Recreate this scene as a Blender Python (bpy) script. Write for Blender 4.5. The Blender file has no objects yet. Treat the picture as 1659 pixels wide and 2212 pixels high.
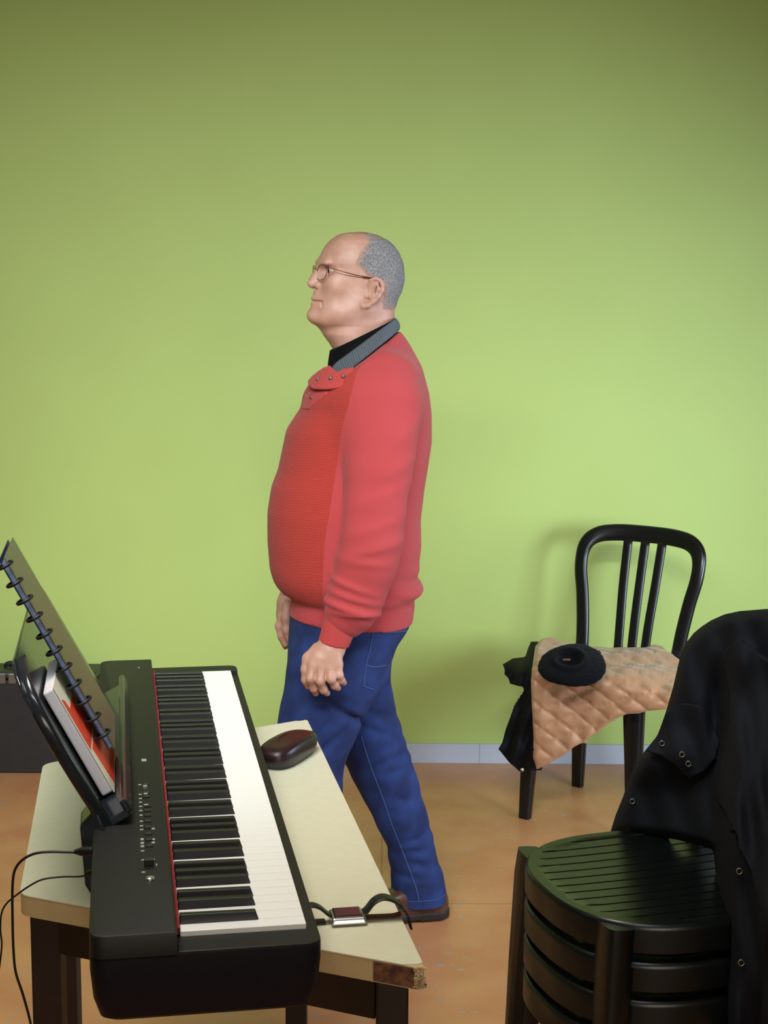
import bpy, math, random
import numpy as np
from mathutils import Vector, Matrix
from mathutils.bvhtree import BVHTree

random.seed(7)
S = bpy.context.scene
COL = S.collection
# ------------------------------------------------------------------ camera
IW, IH, F = 1659, 2212, 3328.57
PIT, ROL, CH = 0.144162, 0.00647, 1.599
cd = bpy.data.cameras.new('camera'); cam = bpy.data.objects.new('camera', cd); COL.objects.link(cam)
cd.sensor_fit = 'VERTICAL'; cd.sensor_height = 36; cd.lens = F*36/IH
cd.clip_start = .05; cd.clip_end = 60
fw = Vector((0, math.cos(PIT), -math.sin(PIT))); up0 = Vector((0, math.sin(PIT), math.cos(PIT))); rt0 = Vector((1, 0, 0))
rt = rt0*math.cos(ROL)+up0*math.sin(ROL); up = up0*math.cos(ROL)-rt0*math.sin(ROL)
cam.matrix_world = Matrix(((rt.x, up.x, -fw.x, 0), (rt.y, up.y, -fw.y, 0), (rt.z, up.z, -fw.z, CH), (0, 0, 0, 1)))
S.camera = cam
C0 = np.array([0, 0, CH]); RT, UP, FW = (np.array(v) for v in (rt, up, fw))
# ------------------------------------------------------------------ world, lights, exposure
w = bpy.data.worlds.new('world'); S.world = w; w.use_nodes = True
bg = w.node_tree.nodes['Background']; bg.inputs[0].default_value = (1.0, .80, .46, 1); bg.inputs[1].default_value = .13
def area(name, loc, aim, sx, sy, power, color, spread=180):
    l = bpy.data.lights.new(name, 'AREA'); l.shape = 'RECTANGLE'; l.size = sx; l.size_y = sy
    l.energy = power; l.color = color; l.spread = math.radians(spread)
    o = bpy.data.objects.new(name, l); COL.objects.link(o); o.location = loc
    o.rotation_euler = (Vector(aim)-Vector(loc)).to_track_quat('-Z', 'Y').to_euler(); return o
area('window_daylight', (2.42, 1.9, 1.30), (.95, 5.0, .70), 1.0, .95, 12, (.62, .84, 1.0), 66)
area('side_fill', (2.42, 3.3, 1.25), (-.1, 3.75, 1.0), 1.0, .9, 15, (.68, .80, 1.0), 110)  # added cool fill for the person's back, set in the widened opening
area('ceiling_lamp_row', (-.8, .8, 2.84), (-.65, 5.0, .45), 2.6, .35, 27, (.84, .95, 1.0), 60)
area('ceiling_lamp', (-.55, 1.9, 2.84), (-.35, 2.2, 0), .5, 1.2, 11, (1.0, .95, .88), 100)
area('rear_fill', (.9, -2.3, 1.75), (.0, 5.0, .60), 2.6, 1.1, 5, (1.0, .92, .80), 60)  # added warm fill from behind the camera, no window there
S.view_settings.view_transform = 'Standard'; S.view_settings.look = 'None'
S.view_settings.gamma = 1; S.view_settings.use_curve_mapping = False
S.view_settings.exposure = .22
# ------------------------------------------------------------------ pixel <-> place helpers (used only to measure real positions)
def ray(px, py):
    u = (px-IW/2)/F; v = -(py-IH/2)/F
    d = FW+u*RT+v*UP
    return d/np.linalg.norm(d)
def aty(px, py, y):
    d = ray(px, py); return C0+d*(y/d[1])
def atz(px, py, z):
    d = ray(px, py); return C0+d*((z-CH)/d[2])
def hit(px, py, p0, n):
    d = ray(px, py); t = np.dot(np.array(p0)-C0, n)/np.dot(d, n); return C0+t*d
# ------------------------------------------------------------------ materials
def srgb(c):
    return tuple(((v/255)/12.92 if v/255 <= .04045 else ((v/255+.055)/1.055)**2.4) for v in c)+(1,)
def mat(name, rgb, rough=.5, metal=0, noise=0, nscale=20, bump=0, bscale=200, wave=None, coat=0, spec=None, sss=0, trans=0, sheen=0, col2=None, lin=False):
    m = bpy.data.materials.new(name); m.use_nodes = True; nt = m.node_tree; b = nt.nodes['Principled BSDF']
    c = tuple(rgb)+(1,) if lin else srgb(rgb)
    b.inputs['Base Color'].default_value = c; b.inputs['Roughness'].default_value = rough; b.inputs['Metallic'].default_value = metal
    if coat: b.inputs['Coat Weight'].default_value = coat
    if spec is not None: b.inputs['Specular IOR Level'].default_value = spec
    if sss: b.inputs['Subsurface Weight'].default_value = sss; b.inputs['Subsurface Radius'].default_value = (.012, .005, .003)
    if trans: b.inputs['Transmission Weight'].default_value = trans
    if sheen: b.inputs['Sheen Weight'].default_value = sheen
    tc = nt.nodes.new('ShaderNodeTexCoord')
    def nz(scale, det=4):
        n = nt.nodes.new('ShaderNodeTexNoise'); n.inputs['Scale'].default_value = scale; n.inputs['Detail'].default_value = det
        nt.links.new(tc.outputs['Object'], n.inputs['Vector']); return n
    if noise or col2:
        n = nz(nscale); r = nt.nodes.new('ShaderNodeValToRGB')
        a = tuple(max(0, v*(1-noise)) for v in c[:3])+(1,); z = tuple(min(1, v*(1+noise)) for v in c[:3])+(1,)
        if col2: a = c; z = srgb(col2)
        r.color_ramp.elements[0].position = .36; r.color_ramp.elements[1].position = .66
        r.color_ramp.elements[0].color = a; r.color_ramp.elements[1].color = z
        nt.links.new(n.outputs['Fac'], r.inputs[0]); nt.links.new(r.outputs[0], b.inputs['Base Color'])
    last = None
    if bump:
        n = nz(bscale); bp = nt.nodes.new('ShaderNodeBump'); bp.inputs['Strength'].default_value = bump; bp.inputs['Distance'].default_value = .002
        nt.links.new(n.outputs['Fac'], bp.inputs['Height']); nt.links.new(bp.outputs[0], b.inputs['Normal']); last = bp
    if wave:
        ax, sc, st, dist = wave
        wv = nt.nodes.new('ShaderNodeTexWave'); wv.bands_direction = ax; wv.inputs['Scale'].default_value = sc
        wv.inputs['Distortion'].default_value = .04; nt.links.new(tc.outputs['Object'], wv.inputs['Vector'])
        bp = nt.nodes.new('ShaderNodeBump'); bp.inputs['Strength'].default_value = st; bp.inputs['Distance'].default_value = dist
        nt.links.new(wv.outputs['Fac'], bp.inputs['Height']); nt.links.new(bp.outputs[0], b.inputs['Normal'])
        if last: nt.links.new(last.outputs[0], bp.inputs['Normal'])
    return m
M = {}
M['black_plastic'] = mat('black_plastic', (17, 18, 22), .32, bump=.06, bscale=300)
M['piano_top'] = mat('piano_top', (20, 21, 21), .5, spec=.4, bump=.12, bscale=900)
M['piano_body'] = mat('piano_body', (9, 12, 26), .45, spec=.3, bump=.1, bscale=900)
M['black_key'] = mat('black_key', (10, 10, 12), .38)
M['white_key'] = mat('white_key', (245, 244, 243), .25)
M['felt'] = mat('felt', (132, 36, 38), .9, bump=.3, bscale=900)
M['mark'] = mat('mark', (150, 158, 150), .6)
M['bright_metal'] = mat('bright_metal', (215, 216, 220), .34, metal=1)
M['dull_metal'] = mat('dull_metal', (150, 150, 148), .38, metal=1)
M['table_top'] = mat('table_top', (217, 214, 186), .42, noise=.02, nscale=60)
M['table_edge'] = mat('table_edge', (196, 170, 124), .55, noise=.05, nscale=30)
M['chip'] = mat('chip', (150, 110, 66), .95, col2=(224, 204, 168), nscale=160, bump=1, bscale=200)
M['bare_board'] = mat('bare_board', (134, 88, 54), .8, col2=(70, 40, 34), nscale=60, bump=.5)
M['dark_wood'] = mat('dark_wood', (38, 24, 18), .5, noise=.15, nscale=14)
M['table_metal'] = mat('table_metal', (34, 27, 26), .45)
M['skin'] = mat('skin', (184, 136, 114), .5, sss=.12, col2=(200, 152, 134), nscale=26, bump=.10, bscale=260)
M['skin_hand'] = mat('skin_hand', (208, 150, 122), .55, sss=.1, col2=(222, 170, 144), nscale=40, bump=.12, bscale=260)
M['hair'] = mat('hair', (106, 99, 96), .85, col2=(150, 146, 148), nscale=260, bump=.5, bscale=900)
M['eye'] = mat('eye', (170, 150, 140), .2)
M['iris'] = mat('iris', (40, 34, 30), .2)
M['sweater_smooth'] = mat('sweater_smooth', (178, 62, 64), .9, noise=.05, nscale=200, bump=.3, bscale=500, sheen=.08)
M['sweater_red'] = mat('sweater_red', (180, 60, 58), .9, noise=.04, nscale=200, bump=.3, bscale=600, sheen=.08)
M['grey_knit'] = mat('grey_knit', (84, 91, 98), .9, bump=.4, bscale=500)
M['black_cloth'] = mat('black_cloth', (10, 10, 12), .9, spec=.15, bump=.3, bscale=500)
M['jeans'] = mat('jeans', (15, 32, 80), .85, col2=(30, 54, 114), nscale=17, bump=.4, bscale=800)
M['stitch'] = mat('stitch', (70, 92, 142), .8)
M['leather_brown'] = mat('leather_brown', (84, 50, 38), .4, noise=.2, nscale=30, bump=.2, bscale=150)
M['sole'] = mat('sole', (36, 26, 24), .6)
M['button'] = mat('button', (96, 70, 62), .35)
M['glasses_metal'] = mat('glasses_metal', (120, 72, 48), .3, metal=.8)
M['resin_chair'] = mat('resin_chair', (12, 14, 17), .26, bump=.05, bscale=200)
M['resin_green'] = mat('resin_green', (10, 14, 14), .30, bump=.05, bscale=200)
M['tan_quilt'] = mat('tan_quilt', (180, 132, 98), .42, noise=.05, nscale=30, bump=.35, bscale=120, sheen=.2)
M['navy_lining'] = mat('navy_lining', (8, 8, 13), .7, spec=.2, bump=.3, bscale=200)
M['beret'] = mat('beret', (6, 6, 9), .95, spec=.1, bump=1, bscale=500, sheen=.03)
M['coat_cloth'] = mat('coat_cloth', (20, 22, 28), .85, spec=.2, noise=.15, nscale=12, bump=.3, bscale=500)
M['snap'] = mat('snap', (120, 112, 100), .3, metal=1)
M['case_lid'] = mat('case_lid', (46, 50, 36), .5)
M['case_body'] = mat('case_body', (36, 29, 28), .7, noise=.1, nscale=30, bump=.2, bscale=300)
M['binder'] = mat('binder', (84, 82, 62), .35)  # olive tint puts the green wall's reflection into the base colour
M['binder_spine'] = mat('binder_spine', (104, 118, 152), .2)
M['binder_dark'] = mat('binder_dark', (14, 14, 40), .4)
M['rest_plastic'] = mat('rest_plastic', (30, 34, 40), .16)
M['paper'] = mat('paper', (214, 208, 212), .7)
M['cover_cream'] = mat('cover_cream', (226, 220, 196), .4)
M['cover_red'] = mat('cover_red', (222, 66, 40), .4)
M['cable'] = mat('cable', (16, 14, 18), .45)
M['glass_case'] = mat('glass_case', (38, 18, 22), .36)
M['glass_case_base'] = mat('glass_case_base', (26, 22, 30), .3)
M['watch_face'] = mat('watch_face', (34, 30, 34), .15, col2=(74, 34, 38), nscale=60)
M['strap'] = mat('strap', (18, 18, 20), .45, bump=.3, bscale=300)
M['strap_inside'] = mat('strap_inside', (92, 46, 36), .7)
M['white'] = mat('white', (224, 226, 232), .5)
def clear(name, rgb, a, rough=.05):
    m = bpy.data.materials.new(name); m.use_nodes = True; nt = m.node_tree; b = nt.nodes['Principled BSDF']
    b.inputs['Base Color'].default_value = srgb(rgb); b.inputs['Roughness'].default_value = rough; b.inputs['Alpha'].default_value = a
    return m
M['lens'] = clear('lens', (216, 206, 180), .12)
# wall: fine woven paint texture
def wall_mat():
    m = mat('green_wall_paint', (177, 194, 84), .62, bump=.12, bscale=420); nt = m.node_tree; b = nt.nodes['Principled BSDF']
    n = nt.nodes.new('ShaderNodeTexNoise'); n.inputs['Scale'].default_value = 3; n.inputs['Detail'].default_value = 6
    tc = nt.nodes.new('ShaderNodeTexCoord'); nt.links.new(tc.outputs['Object'], n.inputs['Vector'])
    r = nt.nodes.new('ShaderNodeValToRGB'); r.color_ramp.elements[0].position = .3; r.color_ramp.elements[1].position = .7
    r.color_ramp.elements[0].color = (.422, .508, .136, 1); r.color_ramp.elements[1].color = (.440, .532, .146, 1)
    nt.links.new(n.outputs['Fac'], r.inputs[0]); nt.links.new(r.outputs[0], b.inputs['Base Color']); return m
M['wall'] = wall_mat()
def floor_mat():
    m = mat('speckled_lino', (196, 136, 92), .34, bump=.05, bscale=60); nt = m.node_tree; b = nt.nodes['Principled BSDF']
    tc = nt.nodes.new('ShaderNodeTexCoord'); mp = tc.outputs['Object']
    n = nt.nodes.new('ShaderNodeTexNoise'); n.inputs['Scale'].default_value = 5; n.inputs['Detail'].default_value = 6; nt.links.new(mp, n.inputs['Vector'])
    r = nt.nodes.new('ShaderNodeValToRGB'); r.color_ramp.elements[0].position = .35; r.color_ramp.elements[1].position = .65
    r.color_ramp.elements[0].color = srgb((188, 124, 84)); r.color_ramp.elements[1].color = srgb((200, 142, 96)); nt.links.new(n.outputs['Fac'], r.inputs[0])
    v = nt.nodes.new('ShaderNodeTexNoise'); v.inputs['Scale'].default_value = 46; v.inputs['Detail'].default_value = 2; nt.links.new(mp, v.inputs['Vector'])
    r2 = nt.nodes.new('ShaderNodeValToRGB'); r2.color_ramp.elements[0].position = .64; r2.color_ramp.elements[1].position = .68; nt.links.new(v.outputs['Fac'], r2.inputs[0])
    mx = nt.nodes.new('ShaderNodeMixRGB'); mx.inputs[2].default_value = srgb((160, 150, 142)); nt.links.new(r2.outputs[0], mx.inputs[0]); nt.links.new(r.outputs[0], mx.inputs[1])
    # sheet seams: thin darker lines every 1.9 m
    bk = nt.nodes.new('ShaderNodeTexBrick'); bk.offset = 0; bk.inputs['Scale'].default_value = 1; bk.inputs['Mortar Size'].default_value = .0022
    bk.inputs['Brick Width'].default_value = 60; bk.inputs['Row Height'].default_value = 1.93; bk.inputs['Color1'].default_value = (1, 1, 1, 1); bk.inputs['Color2'].default_value = (1, 1, 1, 1); bk.inputs['Mortar'].default_value = (.62, .6, .6, 1)
    nt.links.new(mp, bk.inputs['Vector'])
    ml = nt.nodes.new('ShaderNodeMixRGB'); ml.blend_type = 'MULTIPLY'; ml.inputs[0].default_value = 1; nt.links.new(mx.outputs[0], ml.inputs[1]); nt.links.new(bk.outputs[0], ml.inputs[2])
    nt.links.new(ml.outputs[0], b.inputs['Base Color']); return m
M['floor'] = floor_mat()
def tile_mat():
    m = mat('skirting_tile', (186, 188, 200), .35); nt = m.node_tree; b = nt.nodes['Principled BSDF']
    tc = nt.nodes.new('ShaderNodeTexCoord'); mp = nt.nodes.new('ShaderNodeMapping'); mp.inputs['Rotation'].default_value = (math.pi/2, 0, 0)
    nt.links.new(tc.outputs['Object'], mp.inputs[0])
    bk = nt.nodes.new('ShaderNodeTexBrick'); bk.offset = 0; bk.inputs['Scale'].default_value = 1; bk.inputs['Mortar Size'].default_value = .0012
    bk.inputs['Brick Width'].default_value = .33; bk.inputs['Row Height'].default_value = 4; bk.inputs['Color1'].default_value = srgb((186, 188, 200)); bk.inputs['Color2'].default_value = srgb((180, 183, 196)); bk.inputs['Mortar'].default_value = srgb((142, 140, 146))
    nt.links.new(mp.outputs[0], bk.inputs['Vector']); nt.links.new(bk.outputs[0], b.inputs['Base Color']); return m
M['tile'] = tile_mat()
M['ceiling'] = mat('ceiling_white', (226, 224, 216), .9)
M['frame_white'] = mat('frame_white', (230, 230, 230), .4)
# ------------------------------------------------------------------ mesh helpers
def mesh(name, V, Fc, m, parent=None, local=True, smooth=True):
    """V in the parent's local space (or world minus parent location when local=False)"""
    V = np.asarray(V, float)
    if parent is not None and not local:
        Mx = Matrix.Identity(4); p = parent
        while p is not None: Mx = p.matrix_basis @ Mx; p = p.parent
        Mi = np.array(Mx.inverted()); V = V @ Mi[:3, :3].T+Mi[:3, 3]
    me = bpy.data.meshes.new(name); me.from_pydata(V.tolist(), [], [list(map(int, f)) for f in Fc]); me.update()
    ms = m if isinstance(m, list) else [m]
    for q in ms: me.materials.append(q)
    if smooth:
        me.polygons.foreach_set('use_smooth', [True]*len(me.polygons))
    o = bpy.data.objects.new(name, me); COL.objects.link(o)
    if parent: o.parent = parent
    return o
def bevel(o, w=.002, seg=2, ang=35):
    b = o.modifiers.new('bevel', 'BEVEL'); b.width = w; b.segments = seg; b.limit_method = 'ANGLE'; b.angle_limit = math.radians(ang)
    b.harden_normals = False
    return o
def autos(o, ang=40):
    me = o.data
    try: me.set_sharp_from_angle(angle=math.radians(ang))
    except Exception: pass
    return o
def tag(o, label=None, cat=None, group=None, kind=None):
    if label: o['label'] = label
    if cat: o['category'] = cat
    if group: o['group'] = group
    if kind: o['kind'] = kind
    return o
def thing(name, loc, label, cat, rz=0, group=None):
    o = bpy.data.objects.new(name, None); COL.objects.link(o); o.location = tuple(loc); o.rotation_euler = (0, 0, rz); o.empty_display_size = .1
    return tag(o, label, cat, group)
class MB:
    def __init__(s): s.v = []; s.f = []; s.mi = []
    def add(s, V, Fc, mi=0):
        n = len(s.v); s.v += [tuple(map(float, p)) for p in V]; s.f += [tuple(int(i)+n for i in f) for f in Fc]; s.mi += [mi]*len(Fc); return s
    def box(s, lo, hi, mi=0):
        x0, y0, z0 = lo; x1, y1, z1 = hi
        return s.add([(x0, y0, z0), (x1, y0, z0), (x1, y1, z0), (x0, y1, z0), (x0, y0, z1), (x1, y0, z1), (x1, y1, z1), (x0, y1, z1)],
                     [(0, 3, 2, 1), (4, 5, 6, 7), (0, 1, 5, 4), (1, 2, 6, 5), (2, 3, 7, 6), (3, 0, 4, 7)], mi)
    def prism(s, poly, z0, z1, mi=0):
        n = len(poly); a = sum(poly[i][0]*poly[(i+1) % n][1]-poly[(i+1) % n][0]*poly[i][1] for i in range(n))
        if a < 0: poly = poly[::-1]
        V = [(p[0], p[1], z0) for p in poly]+[(p[0], p[1], z1) for p in poly]
        return s.add(V, [tuple(range(n))[::-1], tuple(range(n, 2*n))]+[(i, (i+1) % n, n+(i+1) % n, n+i) for i in range(n)], mi)
    def tube(s, P, r, n=10, mi=0, cap=True):
        return s.add(*sweep(P, r, r, n=n, e=2, cap=cap), mi)
    def build(s, name, m, parent=None, local=True, smooth=True):
        o = mesh(name, s.v, s.f, m, parent, local, smooth)
        if any(s.mi): o.data.polygons.foreach_set('material_index', s.mi)
        return o
def smoothpath(P, k=6):
    P = np.asarray(P, float); n = len(P); out = []
    for i in range(n-1):
        p0 = P[max(i-1, 0)]; p1 = P[i]; p2 = P[i+1]; p3 = P[min(i+2, n-1)]
        for j in range(k):
            t = j/k
            out.append(.5*((2*p1)+(-p0+p2)*t+(2*p0-5*p1+4*p2-p3)*t*t+(-p0+3*p1-3*p2+p3)*t**3))
    out.append(P[-1]); return np.array(out)
def sweep(P, w, t, n=12, e=3, side=None, cap=True, closed=False):
    """superellipse section swept along P; w half-width along 'side', t half-thickness"""
    P = np.asarray(P, float); k = len(P)
    w = np.broadcast_to(np.asarray(w, float), (k,)); t = np.broadcast_to(np.asarray(t, float), (k,))
    if closed: T = np.roll(P, -1, 0)-np.roll(P, 1, 0)
    else: T = np.gradient(P, axis=0)
    T /= np.linalg.norm(T, axis=1)[:, None]+1e-12
    V = []; Fc = []
    prev = None
    for i in range(k):
        if side is not None:
            s = np.asarray(side if np.ndim(side) == 1 else side[i], float)
        else:
            s = prev if prev is not None else (np.array([0, 0, 1.]) if abs(T[i][2]) < .9 else np.array([1., 0, 0]))
        s = s-T[i]*np.dot(s, T[i]); s /= np.linalg.norm(s)+1e-12; prev = s
        nn = np.cross(T[i], s)
        for j in range(n):
            a = 2*math.pi*j/n; c = math.cos(a); d = math.sin(a)
            V.append(P[i]+s*w[i]*math.copysign(abs(c)**(2/e), c)+nn*t[i]*math.copysign(abs(d)**(2/e), d))
    m = k if closed else k-1
    for i in range(m):
        for j in range(n):
            a = i*n+j; b = i*n+(j+1) % n; i2 = (i+1) % k
            Fc.append((a, b, i2*n+(j+1) % n, i2*n+j))
    if cap and not closed:
        Fc.append(tuple(range(n))[::-1]); Fc.append(tuple((k-1)*n+j for j in range(n)))
    return V, Fc
# ------------------------------------------------------------------ implicit surface meshing
def nets(fn, lo, hi, h):
    lo = np.array(lo, float); hi = np.array(hi, float); N = np.ceil((hi-lo)/h).astype(int)+1
    ax = [lo[i]+h*np.arange(N[i]) for i in range(3)]
    X, Y, Z = np.meshgrid(*ax, indexing='ij'); D = fn(X, Y, Z).astype(np.float32)
    I = D < 0
    c = [I[a:N[0]-1+a, b:N[1]-1+b, d:N[2]-1+d] for a in (0, 1) for b in (0, 1) for d in (0, 1)]
    anyc = np.zeros_like(c[0]); allc = np.ones_like(c[0])
    for q in c: anyc |= q; allc &= q
    act = anyc & ~allc
    ijk = np.argwhere(act); idx = -np.ones(act.shape, np.int64); idx[act] = np.arange(len(ijk))
    i, j, k = ijk.T; acc = np.zeros((len(ijk), 3)); cnt = np.zeros(len(ijk))
    cor = [(a, b, d) for a in (0, 1) for b in (0, 1) for d in (0, 1)]
    for p in range(8):
        for q in range(p+1, 8):
            A, B = cor[p], cor[q]
            if sum(abs(A[m]-B[m]) for m in range(3)) != 1: continue
            da = D[i+A[0], j+A[1], k+A[2]]; db = D[i+B[0], j+B[1], k+B[2]]
            x = (da < 0) != (db < 0); t = np.where(x, da/(da-db+1e-20), 0)
            pt = np.array(A)+t[:, None]*(np.array(B)-np.array(A))
            acc[x] += pt[x]; cnt[x] += 1
    V = lo+h*(ijk+acc/np.maximum(cnt, 1)[:, None])
    Q = []
    for axn in range(3):
        o1, o2 = [(1, 2), (2, 0), (0, 1)][axn]
        s0 = [slice(None)]*3; s1 = [slice(None)]*3; s0[axn] = slice(0, -1); s1[axn] = slice(1, None)
        a = I[tuple(s0)]; b = I[tuple(s1)]; E = np.argwhere(a != b)
        ok = (E[:, o1] > 0) & (E[:, o2] > 0) & (E[:, o1] < act.shape[o1]) & (E[:, o2] < act.shape[o2]); E = E[ok]
        fl = a[tuple(E.T)]
        def g(d1, d2):
            e = E.copy(); e[:, o1] -= d1; e[:, o2] -= d2; return idx[tuple(e.T)]
        q = np.stack([g(1, 1), g(0, 1), g(0, 0), g(1, 0)], 1)
        q[~fl] = q[~fl][:, ::-1]; q = q[(q >= 0).all(1)]; Q.append(q)
    return V, np.concatenate(Q)
def smin(a, b, k):
    h = np.maximum(k-np.abs(a-b), 0)/k; return np.minimum(a, b)-h*h*k*.25
def smax(a, b, k): return -smin(-a, -b, k)
def cone(X, Y, Z, a, b, ra, rb, sy=1.0):
    a = np.array(a); b = np.array(b); d = b-a; L = np.dot(d, d)+1e-12
    t = np.clip(((X-a[0])*d[0]+(Y-a[1])*d[1]+(Z-a[2])*d[2])/L, 0, 1)
    return np.sqrt((X-a[0]-t*d[0])**2+((Y-a[1]-t*d[1])*sy)**2+(Z-a[2]-t*d[2])**2)-(ra+(rb-ra)*t)
def ell(X, Y, Z, c, r):
    q = np.sqrt(((X-c[0])/r[0])**2+((Y-c[1])/r[1])**2+((Z-c[2])/r[2])**2); return (q-1)*min(r)
def chain(X, Y, Z, P, R, k=.02, sy=1.0):
    d = None
    for i in range(len(P)-1):
        c = cone(X, Y, Z, P[i], P[i+1], R[i], R[i+1], sy); d = c if d is None else smin(d, c, k)
    return d
def wob(X, Y, Z, s, ph=0):
    return (np.sin(X*s+1.3*ph+2*np.sin(Z*s*.7+ph))+np.sin(Y*s*1.1+ph*2.1+1.7*np.sin(X*s*.6))+np.sin(Z*s*.9+ph*.7+1.9*np.sin(Y*s*.8)))/3

# ================================================================== SETTING
WY = 5.08
RX, LX, BY, CZ = 2.5, -2.9, -2.5, 2.9
def struct(name, mb, m):
    o = mb.build(name, m, smooth=False); o['kind'] = 'structure'; return o
struct('floor', MB().box((LX, BY, -.1), (RX, WY, 0)), M['floor'])
struct('wall_back', MB().box((LX-.15, WY, -.1), (RX+.15, WY+.15, CZ)), M['wall'])
struct('baseboard_back', MB().box((LX, WY-.011, 0), (RX, WY, .068)), M['tile'])
struct('wall_left', MB().box((LX-.15, BY, -.1), (LX, WY, CZ)), M['wall'])
W0, W1, Z0, Z1 = 1.3, 3.9, .75, 1.9  # opening widened along the unseen wall to take the added side fill
wr = MB(); wr.box((RX, BY, -.1), (RX+.15, W0, CZ)); wr.box((RX, W1, -.1), (RX+.15, WY, CZ)); wr.box((RX, W0, -.1), (RX+.15, W1, Z0)); wr.box((RX, W0, Z1), (RX+.15, W1, CZ))
struct('wall_right', wr, M['wall'])
wf = MB()
for (a, b) in (((W0, Z0), (W1, Z0+.05)), ((W0, Z1-.05), (W1, Z1)), ((W0, Z0), (W0+.05, Z1)), ((W1-.05, Z0), (W1, Z1)), (((W0+W1)/2-.03, Z0), ((W0+W1)/2+.03, Z1))):
    wf.box((RX+.03, a[0], a[1]), (RX+.08, b[0], b[1]))
struct('window_1', wf, M['frame_white'])
struct('ceiling', MB().box((LX-.15, BY, CZ), (RX+.15, WY+.15, CZ+.1)), M['ceiling'])

# ================================================================== TABLE (half-hexagon school table)
TZ = .755
tl = atz(93, 1650, TZ)[:2]; tr = atz(663, 1553, TZ)[:2]; nl = atz(42, 1932, TZ)[:2]; nr = atz(919, 2092, TZ)[:2]
cent = (tl+tr+nl+nr)/4
tb = thing('table', (cent[0], cent[1], 0), 'cream trapezoid table with chipped corners and dark legs carrying the digital piano', 'table')
def rnd(poly, rad, k=5):
    out = []; n = len(poly)
    for i in range(n):
        p = np.array(poly[i]); a = np.array(poly[i-1]); b = np.array(poly[(i+1) % n]); r = rad[i]
        if r == 0: out.append(tuple(p)); continue
        u = (a-p)/np.linalg.norm(a-p); v = (b-p)/np.linalg.norm(b-p)
        for j in range(k+1):
            t = j/k; q = (1-t)**2*(p+u*r)+2*t*(1-t)*p+t*t*(p+v*r); out.append(tuple(q))
    return out
e1 = (nr-tr)/np.linalg.norm(nr-tr); e2 = (nl-nr)/np.linalg.norm(nl-nr); e3 = (tl-tr)/np.linalg.norm(tl-tr)
top = [tuple(tl), tuple(nl)]
# chipped near-right corner and far-right corner
chipR = [nr+e2*.030+e1*-.0, nr+e2*.018-e1*.006, nr+e2*.008-e1*.010, nr-e1*.018]
chipF = [tr+e1*.010, tr+e1*.004+e3*.006, tr+e3*.010+e1*.006, tr+e3*.019+e1*.004, tr+e3*.026]
poly = rnd([tl, nl], [0, 0])  # placeholder
outer = [tuple(q) for q in rnd([tuple(tl), tuple(nl), tuple(nr), tuple(tr)], [.022, .018, 0, 0])]
pts = [q for q in outer if np.linalg.norm(np.array(q)-nr) > 1e-6 and np.linalg.norm(np.array(q)-tr) > 1e-6]
pts = pts+[tuple(p) for p in chipR]+[tuple(p) for p in chipF]
mb = MB(); mb.prism([(p[0], p[1]) for p in pts], TZ-.0015, TZ); tt = mb.build('tabletop', M['table_top'], tb, False, False)
core = [q for q in outer if np.linalg.norm(np.array(q)-nr) > 1e-6 and np.linalg.norm(np.array(q)-tr) > 1e-6]+[tuple(nr+e2*.014), tuple(nr-e1*.006), tuple(tr+e1*.008), tuple(tr+e3*.012)]
shr = lambda P, s: [tuple(cent+(np.array(p)-cent)*s) for p in P]
mb = MB(); mb.prism(shr(core, .9985), TZ-.031, TZ-.0015); mb.build('edge_band', M['table_edge'], tb, False, False)
# exposed chipboard at the near right corner
random.seed(3)
V = []; nF = 9
ch = MB()
for i in range(46):
    u = random.random(); z = TZ-.003-.027*random.random()
    p = nr+e2*(.012*u+.001)-e1*(.008*(1-u))+np.array([random.uniform(-.0022, .0022), random.uniform(-.0022, .0022)])
    s = random.uniform(.0015, .0035); ch.box((p[0]-s, p[1]-s, z-s*.5), (p[0]+s, p[1]+s, z+s*.5))
ch.build('chipped_corner', M['chip'], tb, False, False)['label'] = 'crumbling bare chipboard corner'
mb = MB(); mb.box((0, 0, -.013), (.055, .0016, .013)); o = mb.build('bare_edge', M['bare_board'], tb, True, False)
p = nr+e2*.070; o.location = (p[0]-cent[0], p[1]-cent[1], TZ-.0155); o.rotation_euler = (0, 0, math.atan2(-e2[1], -e2[0])); o.location = o.location+Vector((math.sin(o.rotation_euler[2])*.0018, -math.cos(o.rotation_euler[2])*.0018, 0))
inn = [cent+(np.array(q)-cent)*.80 for q in (tl, nl, nr, tr)]
def offs(p, s=.88): return cent+(np.array(p)-cent)*s
L = [offs(tl, .86), offs(nl, .86), offs(nr, .885), offs(tr, .885)]
for i, p in enumerate(L):
    mb = MB(); hw = .021
    mb.box((p[0]-hw, p[1]-hw, 0), (p[0]+hw, p[1]+hw, TZ-.031)); bevel(mb.build('leg', M['dark_wood'], tb, False, False), .003)
for i in range(4):
    a = L[i]; b = L[(i+1) % 4]; d = (b-a)/np.linalg.norm(b-a); n = np.array([-d[1], d[0]])*.011
    q = [a+d*.02+n, b-d*.02+n, b-d*.02-n, a+d*.02-n]
    MB().prism([tuple(k) for k in q], TZ-.098, TZ-.0312).build('apron', M['dark_wood'], tb, False, False)

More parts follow.
